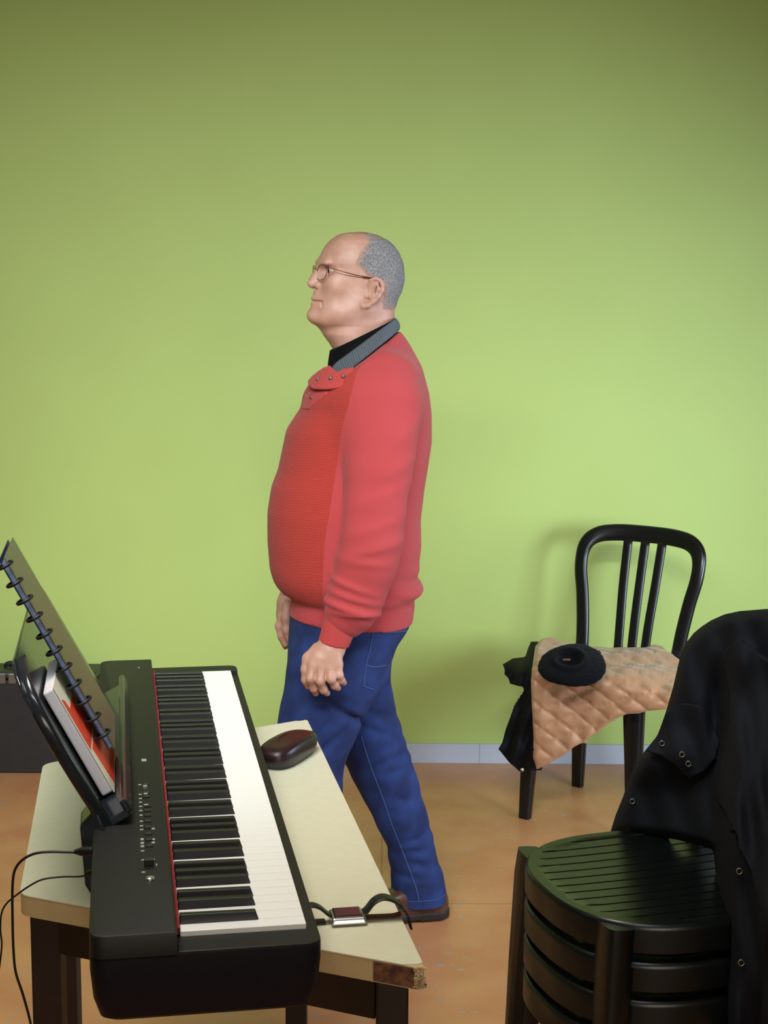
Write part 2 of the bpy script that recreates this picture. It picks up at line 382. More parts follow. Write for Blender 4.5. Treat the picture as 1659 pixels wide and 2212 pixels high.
# ================================================================== DIGITAL PIANO
YAW = 0.171402; O = np.array([-0.235992, 1.695712, 0])
pn = thing('digital_piano', (O[0], O[1], TZ), 'black full-size digital piano with red felt strip, lying along the cream table', 'piano', YAW)
A = np.array([-math.sin(YAW), math.cos(YAW), 0]); B = np.array([math.cos(YAW), math.sin(YAW), 0])
def pw(b, a, z): return O+A*a+B*b+np.array([0, 0, z])
KZ = .860-TZ; PZ = .878-TZ; A0, A1 = -.042, 1.2665; B0, B1 = -.100, .164; BZ = .014
def rrect(x0, y0, x1, y1, r, k=6):
    return rnd([(x0, y0), (x1, y0), (x1, y1), (x0, y1)], r if isinstance(r, list) else [r]*4, k)
# lower shell: sections narrow a little towards the base
def shell(z_list, ins_list, poly):
    cx = np.mean([p[0] for p in poly]); n = len(poly); V = []; Fc = []
    P = np.array(poly); c = np.array([(P[:, 0].min()+P[:, 0].max())/2, (P[:, 1].min()+P[:, 1].max())/2]); hx = np.ptp(P[:, 0])/2; hy = np.ptp(P[:, 1])/2
    for z, s in zip(z_list, ins_list):
        for p in P: V.append((c[0]+(p[0]-c[0])*(1-s/hx), c[1]+(p[1]-c[1])*(1-s/hy), z))
    m = len(z_list)
    for i in range(m-1):
        for j in range(n): Fc.append((i*n+j, i*n+(j+1) % n, (i+1)*n+(j+1) % n, (i+1)*n+j))
    Fc.append(tuple(range(n))[::-1]); Fc.append(tuple((m-1)*n+j for j in range(n))); return V, Fc
CHZ = .8525-TZ
poly = rrect(B0, A0, B1, A1, [.02, .02, .02, .02])
V, Fc = shell([BZ, BZ+.006, BZ+.03, CHZ-.02, CHZ-.0015, CHZ-.0015+.0012], [.018, .010, .003, 0, 0, .0012], poly)
body = mesh('case_body', V, Fc, M['piano_body'], pn); autos(body, 30)
V, Fc = shell([CHZ-.004, PZ-.003, PZ-.0008, PZ], [0, 0, .001, .003], rrect(B0, A0, -.0015, A1, [.02, .0005, .0005, .02]))
pan = mesh('control_panel', V, Fc, M['piano_top'], pn); autos(pan, 30)
# end cheeks and front lip frame the key bed
mb = MB(); V, Fc = shell([CHZ-.004, CHZ+.0012, CHZ+.002], [0, 0, .001], rrect(-.0015, A0+.0003, B1-.0005, -.0015, [.001, .018, .001, .001])); mb.add(V, Fc)
V, Fc = shell([CHZ-.004, KZ-.001, KZ], [0, 0, .001], rrect(-.0015, 1.2262, B1-.0005, A1-.0003, [.001, .001, .018, .001])); mb.add(V, Fc)
mb.box((.1512, -.0015, CHZ-.004), (B1-.0005, 1.2262, CHZ+.0008))
mb.build('end_cheek', M['piano_top'], pn); autos(pn.children[-1], 30)
MB().box((-.0015, -.0008, KZ-.003), (.0030, 1.2254, KZ+.0050)).build('felt_strip', M['felt'], pn, True, False)
WK = 1.2246/52; names = 'ABCDEFG'
kx0 = 0.0032
wmesh = None; bmesh_ = None
for i in range(52):
    if wmesh is None:
        mb = MB(); mb.box((kx0, .0003, KZ-.020), (.150, WK-.0003, KZ)); o = mb.build('white_key', M['white_key'], pn, True, False); bevel(o, .0005, 2); wmesh = o
    else:
        o = wmesh.copy(); COL.objects.link(o); o.parent = pn
    o.location = (0, i*WK, 0)
off = {'A': .002, 'C': -.002, 'D': .002, 'F': -.0025, 'G': 0}
for i in range(51):
    nme = names[i % 7]
    if nme in off:
        if bmesh_ is None:
            V = []
            for (x, hwid, z) in ((kx0, .0057, KZ-.006), (.0980, .0057, KZ-.006), (kx0, .0046, KZ+.0115), (.0925, .0046, KZ+.0105)):
                V += [(x, -hwid, z), (x, hwid, z)]
            Fc = [(0, 1, 3, 2), (4, 6, 7, 5), (0, 2, 6, 4), (1, 5, 7, 3), (2, 3, 7, 6), (0, 4, 5, 1)]
            o = mesh('black_key', V, Fc, M['black_key'], pn, True, False); bevel(o, .0012, 2); bmesh_ = o
        else:
            o = bmesh_.copy(); COL.objects.link(o); o.parent = pn
        o.location = (0, (i+1)*WK+off[nme], 0)
# controls
def pl(px, py, z=PZ):
    p = atz(px, py, TZ+z)-O; return np.array([p@B, p@A])
def btn(px, py, sx, sy, name, m, h=.0015, label=None):
    b, a = pl(px, py); o = MB().box((b-sx, a-sy, PZ-.001), (b+sx, a+sy, PZ+h)).build(name, M[m], pn, True, False); bevel(o, min(.0008, h*.4), 2)
    if label: o['label'] = label
    return o
b, a = pl(324, 1900); V, Fc = sweep([(b, a, PZ-.001), (b, a, PZ+.003)], .0055, .0055, n=20, e=2); mesh('power_button', V, Fc, M['bright_metal'], pn); autos(pn.children[-1])
b, a = pl(322, 1868)
MB().box((b-.0085, a-.016, PZ-.0005), (b+.0085, a+.016, PZ+.0004)).build('slider_slot', M['black_key'], pn, True, False)
o = MB().box((b-.006, a-.004, PZ), (b+.006, a+.005, PZ+.008)).build('volume_slider', M['black_plastic'], pn, True, False); bevel(o, .001)
MB().box((b-.0075, a+.0135, PZ), (b+.0075, a+.0175, PZ+.0012)).build('slider_mark', M['mark'], pn, True, False)
for i, py in enumerate((1696, 1714, 1722, 1742, 1752, 1762, 1775, 1788, 1802, 1815, 1828)):
    o = btn(315+(py-1696)*.055, py, .0045, .0042, 'panel_button', 'black_plastic', .0022)
for px, py in ((313.5, 1700), (314.5, 1717), (315.5, 1741)):
    o = btn(px, py, .0035, .0012, 'indicator_light', 'bright_metal', .0028)
for i, py in enumerate((1695, 1716, 1725, 1733, 1742, 1751, 1761, 1774, 1784, 1792, 1813, 1821, 1828, 1838, 1858, 1884)):
    btn(302+(py-1695)*.042, py, .0022, .0036 if i in (10, 11, 12) else .0022, 'printed_mark', 'mark', .0002)
for py in (1790, 1813, 1820): btn(331, py, .0022, .003, 'printed_mark', 'mark', .0002)
btn(336, 1868, .0022, .003, 'printed_mark', 'mark', .0002)
for k in range(4): btn(307+k*2.6, 1642, .0009, .0062, 'logo_mark', 'mark', .0002)
btn(300, 1442, .0012, .004, 'logo_mark', 'mark', .0002)
for (b, a) in ((-.07, .03), (.125, .03), (-.07, 1.19), (.125, 1.19), (-.07, .6), (.125, .6)):
    V, Fc = sweep([(b, a, 0), (b, a, BZ+.004)], .013, .013, n=16, e=2); mesh('rubber_foot', V, Fc, M['black_plastic'], pn)
# recess bracket for music rest along the rear edge + music rest plate
LEAN = math.radians(27.5)
sd = -B*math.sin(LEAN)+np.array([0, 0, math.cos(LEAN)]); nrm = B*math.cos(LEAN)+np.array([0, 0, math.sin(LEAN)])
RB = -.088; base0 = pw(RB, .40, TZ+PZ+.002)
def plane_as(px, py, off=0.0):
    """coordinates (along piano, up the slope) on the rest's plane, lifted by off towards the player"""
    p = hit(px, py, base0+nrm*off, nrm)-(O+B*RB+np.array([0, 0, TZ+PZ+.002]))
    return np.array([p@A, (p-nrm*off)@sd])
def rp(a, s, off): return O+B*RB+np.array([0, 0, TZ+PZ+.002])+A*a+sd*s+nrm*off
def plate(name, outline, o0, o1, m, parent, bev=.0015):
    n = len(outline); V = [rp(a, s, o0) for a, s in outline]+[rp(a, s, o1) for a, s in outline]
    ar = sum(outline[i][0]*outline[(i+1) % n][1]-outline[(i+1) % n][0]*outline[i][1] for i in range(n))
    Fc = [tuple(range(n)), tuple(range(2*n-1, n-1, -1))]+[(i, n+i, n+(i+1) % n, (i+1) % n) for i in range(n)]
    if ar > 0: Fc = [f[::-1] for f in Fc]
    o = mesh(name, V, Fc, m, parent, False, False)
    if bev: bevel(o, bev, 2)
    return o
out = rnd([(.325, -.004), (.30, .245), (.99, .245), (1.012, -.004)], [.004, .09, .05, .004], 8)
rest = plate('music_rest', out, -.004, 0, M['rest_plastic'], pn, .001)
# rolled rim and ledge of the rest
rim = [rp(a, s, .004) for a, s in smoothpath([(.327, -.012), (.312, .06), (.306, .12), (.312, .18), (.345, .222), (.40, .24)], 5)]
V, Fc = sweep(rim, .009, .005, n=10, e=2.6, side=nrm); mesh('rest_rim', V, Fc, M['rest_plastic'], rest, False)
led = [rp(.322, .004, -.004), rp(.322, .002, .030), rp(.322, .012, .046)]
mb = MB()
for (s0, o0, s1, o1) in ((-.010, -.01, .002, .040), (-.004, .034, .016, .044)):
    c = [rp(.322, s0, o0), rp(.322, s0, o1), rp(.322, s1, o1), rp(.322, s1, o0)]; d = [q+A*.69 for q in c]
    mb.add(c+d, [(0, 1, 2, 3), (7, 6, 5, 4), (0, 4, 5, 1), (1, 5, 6, 2), (2, 6, 7, 3), (3, 7, 4, 0)])
bevel(mb.build('rest_ledge', M['rest_plastic'], rest, False, False), .003)
# socket bracket behind the near end of the rest
mb = MB()
c = [pw(-.101, .295, TZ+.03), pw(-.112, .295, TZ+.05), pw(-.118, .32, TZ+.125), pw(-.095, .32, TZ+.150), pw(-.085, .30, TZ+.125)]; d = [q+A*.06 for q in c]
n = 5; mb.add(c+d, [(0, 1, 2, 3, 4), (9, 8, 7, 6, 5)]+[(i, 5+i, 5+(i+1) % 5, (i+1) % 5) for i in range(5)])
bevel(mb.build('rest_bracket', M['rest_plastic'], rest, False, False), .004)

# ------------------------------------------------------------------ book and disc-bound folder on the rest
def boxrest(mb, a0, a1, s0, s1, o0, o1, mi=0):
    c = [rp(a0, s0, o0), rp(a1, s0, o0), rp(a1, s1, o0), rp(a0, s1, o0), rp(a0, s0, o1), rp(a1, s0, o1), rp(a1, s1, o1), rp(a0, s1, o1)]
    return mb.add(c, [(0, 3, 2, 1), (4, 5, 6, 7), (0, 1, 5, 4), (1, 2, 6, 5), (2, 3, 7, 6), (3, 0, 4, 7)], mi)
bk = thing('music_book', rp(.42, .004, .01), 'thick cream and red paperback song book leaning on the music rest behind the ringed folder', 'book')
o = boxrest(MB(), .417, .60, .006, .178, .003, .0195).build('page_block', M['paper'], bk, False, False); bevel(o, .003)
o = boxrest(MB(), .416, .602, .004, .180, .0195, .0212).build('front_cover', M['cover_cream'], bk, False, False); bevel(o, .0006)
mb = MB(); boxrest(mb, .4175, .600, .074, .135, .0212, .0216); o = mb.build('cover_print', M['cover_red'], bk, False, False)
c = [(.418, .158), (.436, .150), (.452, .105), (.452, .078), (.418, .092)]
plate('cover_print', c, .0217, .0219, M['cover_red'], bk, 0)
c = [(.438, .070), (.602, .070), (.602, .006), (.452, .006)]
plate('cover_print', c, .0214, .0217, M['cover_red'], bk, 0)
fo = thing('folder', rp(.47, .045, .035), 'tall grey disc-bound sheet music folder with black rings down its spine', 'folder')
boxrest(MB(), .486, .665, .042, .362, .0405, .0420).build('front_cover', M['binder'], fo, False, False)
boxrest(MB(), .486, .665, .046, .356, .0345, .0400).build('page_block', M['binder_spine'], fo, False, False)
boxrest(MB(), .484, .665, .042, .362, .0325, .0342).build('back_cover', M['binder_dark'], fo, False, False)
for k in range(11):
    s = .352-.0283*k
    cpt = rp(.486, s, .0365); pts_ = []
    for j in range(22):
        t = 2*math.pi*j/22; pts_.append(cpt+A*(.0125*math.cos(t))+nrm*(.0115*math.sin(t)))
    V, Fc = sweep(pts_, .0026, .0022, n=8, e=2, side=sd, closed=True)
    mesh('ring', V, Fc, M['cable'], fo, False)

# ------------------------------------------------------------------ cables
def cable(name, px, ys, r, label, plug):
    P = [aty(x, y, yy) for (x, y), yy in zip(px, ys)]
    t = thing(name, P[0], label, 'cable')
    P = smoothpath(P, 6); V, Fc = sweep(P, r, r, n=10, e=2); mesh('cord', V, Fc, M['cable'], t, False)
    d = (P[8]-P[0])/np.linalg.norm(P[8]-P[0]); V, Fc = sweep([P[0]-d*.004, P[0]+d*plug*.6, P[0]+d*plug], [r*3, r*3, r*1.5], [r*3, r*3, r*1.5], n=12, e=3); mesh('plug', V, Fc, M['cable'], t, False)
    autos(t.children[-1])
cable('power_cable', [(196, 1838), (165, 1841), (110, 1840), (75, 1844), (48, 1858), (32, 1880), (27, 1915), (27, 1980), (29, 2050), (34, 2100), (50, 2150), (66, 2210), (72, 2260)],
      [1.925, 1.93, 1.93, 1.93, 1.93, 1.93, 1.93, 1.93, 1.93, 1.93, 1.94, 1.95, 1.96], .0018, 'thicker black cable running from the piano over the table edge in a wide bend', .022)
cable('pedal_cable', [(197, 1884), (176, 1893), (135, 1894), (95, 1899), (70, 1910), (40, 1930), (14, 1952), (3, 1975), (1, 2010), (4, 2040), (0, 2080), (-8, 2140)],
      [1.86, 1.865, 1.87, 1.87, 1.87, 1.87, 1.87, 1.87, 1.87, 1.87, 1.88, 1.88], .0012, 'thinner black cable leaving the piano nearest its near end, leaving the picture at left', .009)

# ------------------------------------------------------------------ spectacle case
ca = atz(575, 1668, TZ); cb = atz(672, 1612, TZ)
cdir = (cb-ca)/np.linalg.norm(cb-ca); cc = (ca+cb)/2; ang = math.atan2(cdir[1], cdir[0])
gc = thing('spectacle_case', (cc[0], cc[1], TZ), 'closed dark maroon hard spectacle case lying on the cream table', 'case', ang)
hl = .080; hw_ = .033
def casehalf(z0, z1, top):
    V = []; Fc = []; n = 40; lv = 9
    for i in range(lv):
        t = i/(lv-1)
        sc = math.sqrt(max(0, 1-(t**2.6)*.80)) if top else (.86+.14*math.sin(t*math.pi/2))
        z = z0+(z1-z0)*(math.sin(t*math.pi/2) if top else t)
        for j in range(n):
            a = 2*math.pi*j/n; e = 2/3.1; c = math.copysign(abs(math.cos(a))**e, math.cos(a)); s = math.copysign(abs(math.sin(a))**e, math.sin(a))
            wav = .0042*math.cos(c*1.4)*(1 if abs(s) < 2 else 0)
            V.append((c*hl*sc, s*hw_*sc*(1-.10*c), z+(wav*(1 if top else t))))
    for i in range(lv-1):
        for j in range(n): Fc.append((i*n+j, i*n+(j+1) % n, (i+1)*n+(j+1) % n, (i+1)*n+j))
    Fc.append(tuple(range(n))[::-1]); Fc.append(tuple((lv-1)*n+j for j in range(n))); return V, Fc
V, Fc = casehalf(0, .0175, False); mesh('case_base', V, Fc, M['glass_case_base'], gc); autos(gc.children[-1], 50)
V, Fc = casehalf(.0180, .038, True); mesh('case_lid', V, Fc, M['glass_case'], gc); autos(gc.children[-1], 50)

# ------------------------------------------------------------------ wristwatch
wc = atz(750, 1990, TZ); wa = atz(682, 1996, TZ); wb = atz(870, 1984, TZ); wd = (wb-wa)/np.linalg.norm(wb-wa); wn = np.array([-wd[1], wd[0], 0])
wt = thing('wristwatch', (wc[0], wc[1], TZ), 'square wristwatch with black strap arched open on the cream table', 'watch')
def wp(x, y, z): return np.array([wc[0], wc[1], TZ])+wd*x+wn*y+np.array([0, 0, z])
def wbox(x0, x1, y0, y1, z0, z1, name, m, par, bv=.001, taper=0):
    V = [wp(x0, y0, z0), wp(x1, y0, z0), wp(x1, y1, z0), wp(x0, y1, z0), wp(x0+taper, y0+taper, z1), wp(x1-taper, y0+taper, z1), wp(x1-taper, y1-taper, z1), wp(x0+taper, y1-taper, z1)]
    o = mesh(name, V, [(0, 3, 2, 1), (4, 5, 6, 7), (0, 1, 5, 4), (1, 2, 6, 5), (2, 3, 7, 6), (3, 0, 4, 7)], m, par, False, False); bevel(o, bv, 3); return o
cs = wbox(-.025, .025, -.021, .021, .003, .012, 'watch_case', M['bright_metal'], wt, .003, .003)
wbox(-.020, .020, -.0165, .0165, .0115, .0145, 'dial', M['watch_face'], cs, .002, .002)
def strap(P, y0=.0, name='strap', m='strap', w=.0115, t=.0016):
    Q = smoothpath([wp(x, y, z) for x, y, z in P], 6); V, Fc = sweep(Q, w, t, n=10, e=4, side=wn); mesh(name, V, Fc, M[m], wt, False)
strap([(-.019, 0, .009), (-.027, 0, .013), (-.037, 0, .022), (-.048, 0, .026), (-.060, 0, .022), (-.068, 0, .014), (-.066, 0, .006), (-.050, 0, .0022), (-.030, 0, .0018)], w=.0085)
strap([(.019, 0, .009), (.026, 0, .014), (.036, 0, .026), (.048, 0, .031), (.062, 0, .027), (.073, -.002, .018), (.081, -.004, .006), (.086, -.006, -.012)])
strap([(.012, .006, .0018), (.030, .006, .0018), (.052, .005, .0016), (.066, .004, .0022), (.074, .003, .005)], m='strap_inside', name='strap_lining', w=.0075, t=.0012)
wbox(.068, .074, -.010, .010, .0165, .0225, 'buckle_loop', M['strap'], wt, .001)

# ------------------------------------------------------------------ black hard case by the wall
bx0 = atz(-420, 1664, 0)[0]; by = 4.93
pr = aty(213, 1664, by)[0]; zt = aty(100, 1447, by+.03)[2]
it = thing('instrument_case', ((bx0+pr)/2, by+.06, 0), 'dark hard instrument case with metal latches standing against the green wall', 'case')
zl = aty(100, 1469, by)[2]
o = MB().box((bx0, by, .0), (pr, by+.13, zl-.002)).build('case_body', M['case_body'], it, False, False); bevel(o, .006)
o = MB().box((bx0+.001, by+.001, zl), (pr-.001, by+.129, zt)).build('case_lid', M['case_lid'], it, False, False); bevel(o, .012, 3)
for px in (-240, 4, 26):
    x = aty(px, 1450, by)[0]; o = MB().box((x-.012, by-.004, zl-.012), (x+.012, by, zt-.006)).build('latch', M['dull_metal'], it, False, False); bevel(o, .001)
x = aty(40, 1450, by)[0]; V, Fc = sweep(smoothpath([(x-.05, by+.06, zt-.004), (x-.045, by+.06, zt+.012), (x+.045, by+.06, zt+.012), (x+.05, by+.06, zt-.004)], 5), .010, .006, n=10); mesh('handle', V, Fc, M['cable'], it, False)
x = aty(196, 1450, by)[0]; o = MB().box((x-.02, by-.002, zl-.0), (x+.012, by, zt-.012)).build('corner_plate', M['binder'], it, False, False)

# ================================================================== RESIN CHAIRS
SH = .45
def chair(loc, rz, label, m, group, hgt=.86, ww=1.0, spread=.15):
    t = thing('resin_chair', loc, label, 'chair', rz, group)
    # seat: rounded D, slatted lengthways, front is -Y
    n = 56; out = []
    for j in range(n):
        a = 2*math.pi*j/n; e = 2/2.5; c = math.copysign(abs(math.cos(a))**e, math.cos(a)); s = math.copysign(abs(math.sin(a))**e, math.sin(a))
        out.append((c*.208*(1-.05*(s > 0)*s), s*.205))
    V = []; Fc = []; K = 14
    def zt_(x, y):
        g = abs(((x/.0295)+.5) % 1-.5)*.0295
        return SH-.004*(1-(x/.21)**2)-(.0022 if g < .0018 and abs(y) < .175 else 0)
    # top laid out as columns so each groove runs straight from front to back
    xs = [-.2025]
    for g in range(-6, 7):
        xg = g*.0295+.01475*0
        for d in (-.0024, -.0012, .0012, .0024): xs.append(xg+d)
        if g < 6: xs += [xg+.0295*q for q in (.25, .5, .75)]
    xs += [.185, .192, .197, .2, .2025]; xs = sorted(set(round(x, 5) for x in xs+[-.2, -.197, -.192, -.185] if abs(x) < .2026))
    ys = [-1, -.985, -.93, -.90, -.885]+[-.8+.1*q for q in range(17)]+[.885, .90, .93, .985, 1]
    def gd(x): return min(abs(x-g*.0295) for g in range(-6, 7))
    for x in xs:
        r = abs(x)/.203; Y = .200*(max(0, 1-r**2.5))**(1/2.5)
        for y in ys:
            yy = y*Y; rr = ((abs(x)/.203)**2.5+(abs(yy)/.2)**2.5)**(1/2.5)
            z = SH-.0045*max(0, 1-rr**2.0)*1.0
            if rr < .90 and abs(y) <= .885: z -= .0012+(.0032 if gd(x) < .0014 else 0)
            V.append((x, yy, z))
    ny_ = len(ys)
    for i in range(len(xs)-1):
        for j in range(ny_-1): Fc.append((i*ny_+j, (i+1)*ny_+j, (i+1)*ny_+j+1, i*ny_+j+1))
    nj = 160; rings = 0; pre = len(V)
    for j in range(nj):
        a = 2*math.pi*j/nj; e = 2/2.5; c = math.copysign(abs(math.cos(a))**e, math.cos(a)); s = math.copysign(abs(math.sin(a))**e, math.sin(a))
        V.append((c*.2032, s*.2002, SH-.0002))
    base = pre; first = True
    for dz, sc in ((-.003, 1.015), (-.010, 1.022), (-.046, 1.022), (-.047, 1.0), (-.012, .99)):
        b0 = len(V)
        for j in range(nj): x, y, z = V[base+j]; V.append((x*sc, y*sc, SH+dz))
        prev = base if first else b0-nj; first = False
        for j in range(nj): Fc.append((prev+j, b0+j, b0+(j+1) % nj, prev+(j+1) % nj))
    b0 = len(V); V.append((0, 0, SH-.012)); Fc += [(b0-nj+j, b0, b0-nj+(j+1) % nj) for j in range(nj)]
    o = mesh('seat', V, Fc, m, t); autos(o, 45)
    def leg(sx, sy):
        x0, y0 = sx*.158, sy*(.150 if sy < 0 else .165)
        P = [(x0, y0, SH-.006), (x0*1.02, y0*1.03, SH-.05), (x0*1.07, y0*1.10, SH-.22), (x0*1.12, y0*1.17, 0)]
        dirv = np.array([-x0, y0*1.0, 0]) if False else np.array([1, 0, 0])
        V, Fc = sweep(P, [.030, .031, .025, .018], [.022, .022, .018, .014], n=16, e=4.5, side=dirv)
        o = mesh('leg', V, Fc, m, t); autos(o, 45)
    for sx in (-1, 1):
        for sy in (-1, 1): leg(sx, sy)
    def bp(x, h):   # back surface: leans backwards (+Y) with height
        return np.array([x, .178+.10*(h/.4)**1.15-.018*(abs(x)/.2)**2*0-.03*(abs(x)/.2)**2, SH-.01+h])
    H = hgt-SH
    cps = [(-.158, .0), (-.166, .10), (-.180, .20), (-.196, H*.72), (-.192, H*.88), (-.160, H*.965), (-.10, H*.995), (0, H), (.10, H*.995), (.160, H*.965), (.192, H*.88), (.196, H*.72), (.180, .20), (.166, .10), (.158, .0)]
    P = smoothpath([(x*ww, h) for x, h in cps], 6); Q = np.array([bp(x, h) for x, h in P])
    # widen the top rail inwards
    wd_ = np.array([.021+.006*max(0, (h-H*.8)/(H*.2)) for x, h in P])
    T = np.gradient(Q, axis=0); nb = np.array([0, 1, -.25]); side = np.cross(T, nb)
    V, Fc = sweep(Q, wd_, .010, n=14, e=3, side=side); o = mesh('back_frame', V, Fc, m, t)
    for k in (-1, 0, 1):
        Ps = [bp(k*.058*ww, H-.012), bp(k*.054*ww, H*.6), bp(k*.048*ww, H*.3), bp(k*.044*ww, .0)]
        V, Fc = sweep(smoothpath(Ps, 4), .0150, .006, n=12, e=3.5, side=np.array([1, 0, 0])); mesh('back_slat', V, Fc, m, t)
    return t
# chair standing by the wall
c1 = atz(1127, 1771, 0)[:2]; c2 = atz(1254, 1694, 0)[:2]
rz = math.atan2(-(c1-c2)[0]*-1, -(c1-c2)[1]) if False else math.atan2((c1-c2)[1], (c1-c2)[0])+math.pi/2
RM = lambda a: np.array([[math.cos(a), -math.sin(a)], [math.sin(a), math.cos(a)]])
lc = RM(rz) @ np.array([-.158*1.12, (-.150*1.17+.165*1.17)/2])
FC = (c1+c2)/2-lc
far_chair = chair((FC[0], FC[1], 0), rz, 'black plastic slat-back chair by the green wall, holding a quilted tan jacket', M['resin_chair'], 'black plastic stacking chairs', .845, 1.0)
# stack in front on the right
SC = np.array([.455, 2.455]); srz = math.radians(-90+18)
names_ = ['lowest chair of the black plastic stack at lower right, under all the others', 'second chair from the bottom of the black plastic stack at lower right',
          'third chair from the bottom of the black stack, directly beneath the topmost', 'topmost chair of the black stack at lower right, its slatted seat in plain view']
for k in range(4):
    if k == 0: st = chair((SC[0], SC[1], 0), srz, names_[0], M['resin_green'], 'black plastic stacking chairs', .835)
    else:
        r = st.copy(); COL.objects.link(r); r['label'] = names_[k]; r.location = (SC[0], SC[1], .0625*k)
        for ch_ in st.children:
            c = ch_.copy(); COL.objects.link(c); c.parent = r

bpy.context.view_layer.update()
# ------------------------------------------------------------------ draped cloth helper
def inpoly(x, y, P):
    r = np.zeros(x.shape, bool); n = len(P)
    for i in range(n):
        x1, y1 = P[i]; x2, y2 = P[(i+1) % n]
        c = ((y1 > y) != (y2 > y)); xs = (x2-x1)*(y-y1)/((y2-y1) if y2 != y1 else 1e-9)+x1; r ^= c & (x < xs)
    return r
def edged(x, y, P):
    d = np.full(x.shape, 1e9); cx = x.copy(); cy = y.copy(); n = len(P)
    for i in range(n):
        a = np.array(P[i]); b = np.array(P[(i+1) % n]); ab = b-a
        t = np.clip(((x-a[0])*ab[0]+(y-a[1])*ab[1])/(ab@ab+1e-9), 0, 1); qx = a[0]+t*ab[0]; qy = a[1]+t*ab[1]
        q = np.hypot(x-qx, y-qy); m = q < d; d = np.where(m, q, d); cx = np.where(m, qx, cx); cy = np.where(m, qy, cy)
    return d, cx, cy
def drape(name, P, posf, step, thick, m, parent=None, local=False, smooth=True, curl=.0):
    """cloth whose silhouette was measured as P; posf(px,py,edge)->world point on the thing it lies on"""
    P = [tuple(map(float, p)) for p in P]; A_ = np.array(P); x0, y0 = A_.min(0)-step; x1, y1 = A_.max(0)+step
    gx, gy = np.meshgrid(np.arange(x0, x1+step, step), np.arange(y0, y1+step, step), indexing='ij')
    ins = inpoly(gx, gy, P); keep = ins.copy()
    # cells with any inside corner; move outside corners to the outline
    cell = ins[:-1, :-1] | ins[1:, :-1] | ins[:-1, 1:] | ins[1:, 1:]
    d, cx, cy = edged(gx, gy, P); fx = np.where(ins, gx, cx); fy = np.where(ins, gy, cy)
    idx = -np.ones(gx.shape, int); V = []; used = np.zeros(gx.shape, bool)
    for i, j in np.argwhere(cell): used[i:i+2, j:j+2] = True
    for i, j in np.argwhere(used):
        idx[i, j] = len(V); V.append(posf(fx[i, j], fy[i, j], d[i, j] if ins[i, j] else 0.0))
    Fc = [(idx[i, j], idx[i, j+1], idx[i+1, j+1], idx[i+1, j]) for i, j in np.argwhere(cell)]
    o = mesh(name, V, Fc, m, parent, local, smooth)
    s = o.modifiers.new('thickness', 'SOLIDIFY'); s.thickness = thick; s.offset = -1
    return o
def toward(p, dist):
    d = C0-p; return p+d/np.linalg.norm(d)*dist

# ------------------------------------------------------------------ tan quilted jacket on the far chair
fr = RM(rz) @ np.array([0, -1.0]); sdv = RM(rz) @ np.array([1.0, 0])     # chair's front and side directions
jroot = FC+fr*.0
jk = thing('quilted_jacket', (jroot[0], jroot[1], .46), 'tan quilted jacket with black lining draped over the black chair by the wall', 'jacket')
f3 = np.array([fr[0], fr[1], 0]); s3 = np.array([sdv[0], sdv[1], 0]); cf = np.array([FC[0], FC[1], 0])+f3*.245; clf = np.array([FC[0], FC[1], 0])-s3*.225
def jpos(px, py, e, lift=.0, zt=.488, quilt=True):
    d = ray(px, py)
    def tp(p0, n): return np.dot(np.array(p0)-C0, n)/np.dot(d, n)
    t1 = (zt+lift-CH)/d[2]; t2 = tp(cf+f3*lift, f3)
    k = .10; h = max(k-abs(t1-t2), 0)/k; t = max(t1, t2)+h*h*k*.25
    p = C0+d*t
    # never behind the wall
    if p[1] > WY-.06: p = C0+d*((WY-.06)/d[1])
    if quilt:
        # stitched diamonds measured along and across the cloth
        u = p@s3; v = (p@f3) - (p[2] if t2 > t1 else .488)
        a = (v+u*.52+.012*math.sin(u*9))/.056; b = (v-u*.58+.010*math.sin(v*11))/.058
        ga = abs(a-round(a)); gb = abs(b-round(b)); q = min(ga, gb)
        puff = .0120*min(1, (q/.5)**.38*1.1)+.012*math.sin(u*17+v*9)*math.sin(v*13+1)+.0022*math.sin(u*90+v*40+3*math.sin(v*30))
        puff = puff*min(1, .15+e/9)
        wt = 1/(1+math.exp(-(t2-t1)/.035)); n_ = f3*wt+np.array([0, 0, 1-wt]); p = p+n_/np.linalg.norm(n_)*puff
    return p
TAN = [(1156, 1398), (1167, 1386), (1180, 1381), (1205, 1386), (1230, 1391), (1256, 1396), (1286, 1397), (1316, 1399), (1346, 1398), (1376, 1399), (1400, 1396), (1416, 1394), (1431, 1396), (1443, 1411), (1464, 1423), (1488, 1440), (1484, 1500), (1466, 1524), (1440, 1532), (1400, 1535), (1378, 1541), (1355, 1542), (1334, 1551), (1316, 1562), (1283, 1586), (1262, 1602), (1241, 1613), (1218, 1631), (1196, 1643), (1178, 1654), (1160, 1661), (1152, 1637), (1153, 1590), (1150, 1532), (1147, 1471), (1151, 1435)]
drape('quilted_shell', TAN, lambda x, y, e: jpos(x, y, e), 3.2, .012, M['tan_quilt'], jk)
BLK = [(1147, 1386), (1172, 1386), (1170, 1430), (1166, 1480), (1166, 1560), (1170, 1640), (1163, 1664), (1140, 1664), (1123, 1667), (1099, 1646), (1088, 1632), (1080, 1622), (1089, 1606), (1096, 1580), (1105, 1556), (1114, 1528), (1131, 1496), (1132, 1484), (1120, 1482), (1102, 1477), (1096, 1458), (1086, 1435), (1108, 1422), (1135, 1419), (1140, 1402)]
def bpos(x, y, e):
    p = jpos(x, y, e, -.012, quilt=False); return toward(p, .010*math.sin(x*.16+y*.05)+.006*math.sin(y*.09))
drape('lining', BLK, bpos, 3.5, .012, M['navy_lining'], jk)['label'] = 'black lining and sleeve hanging out'
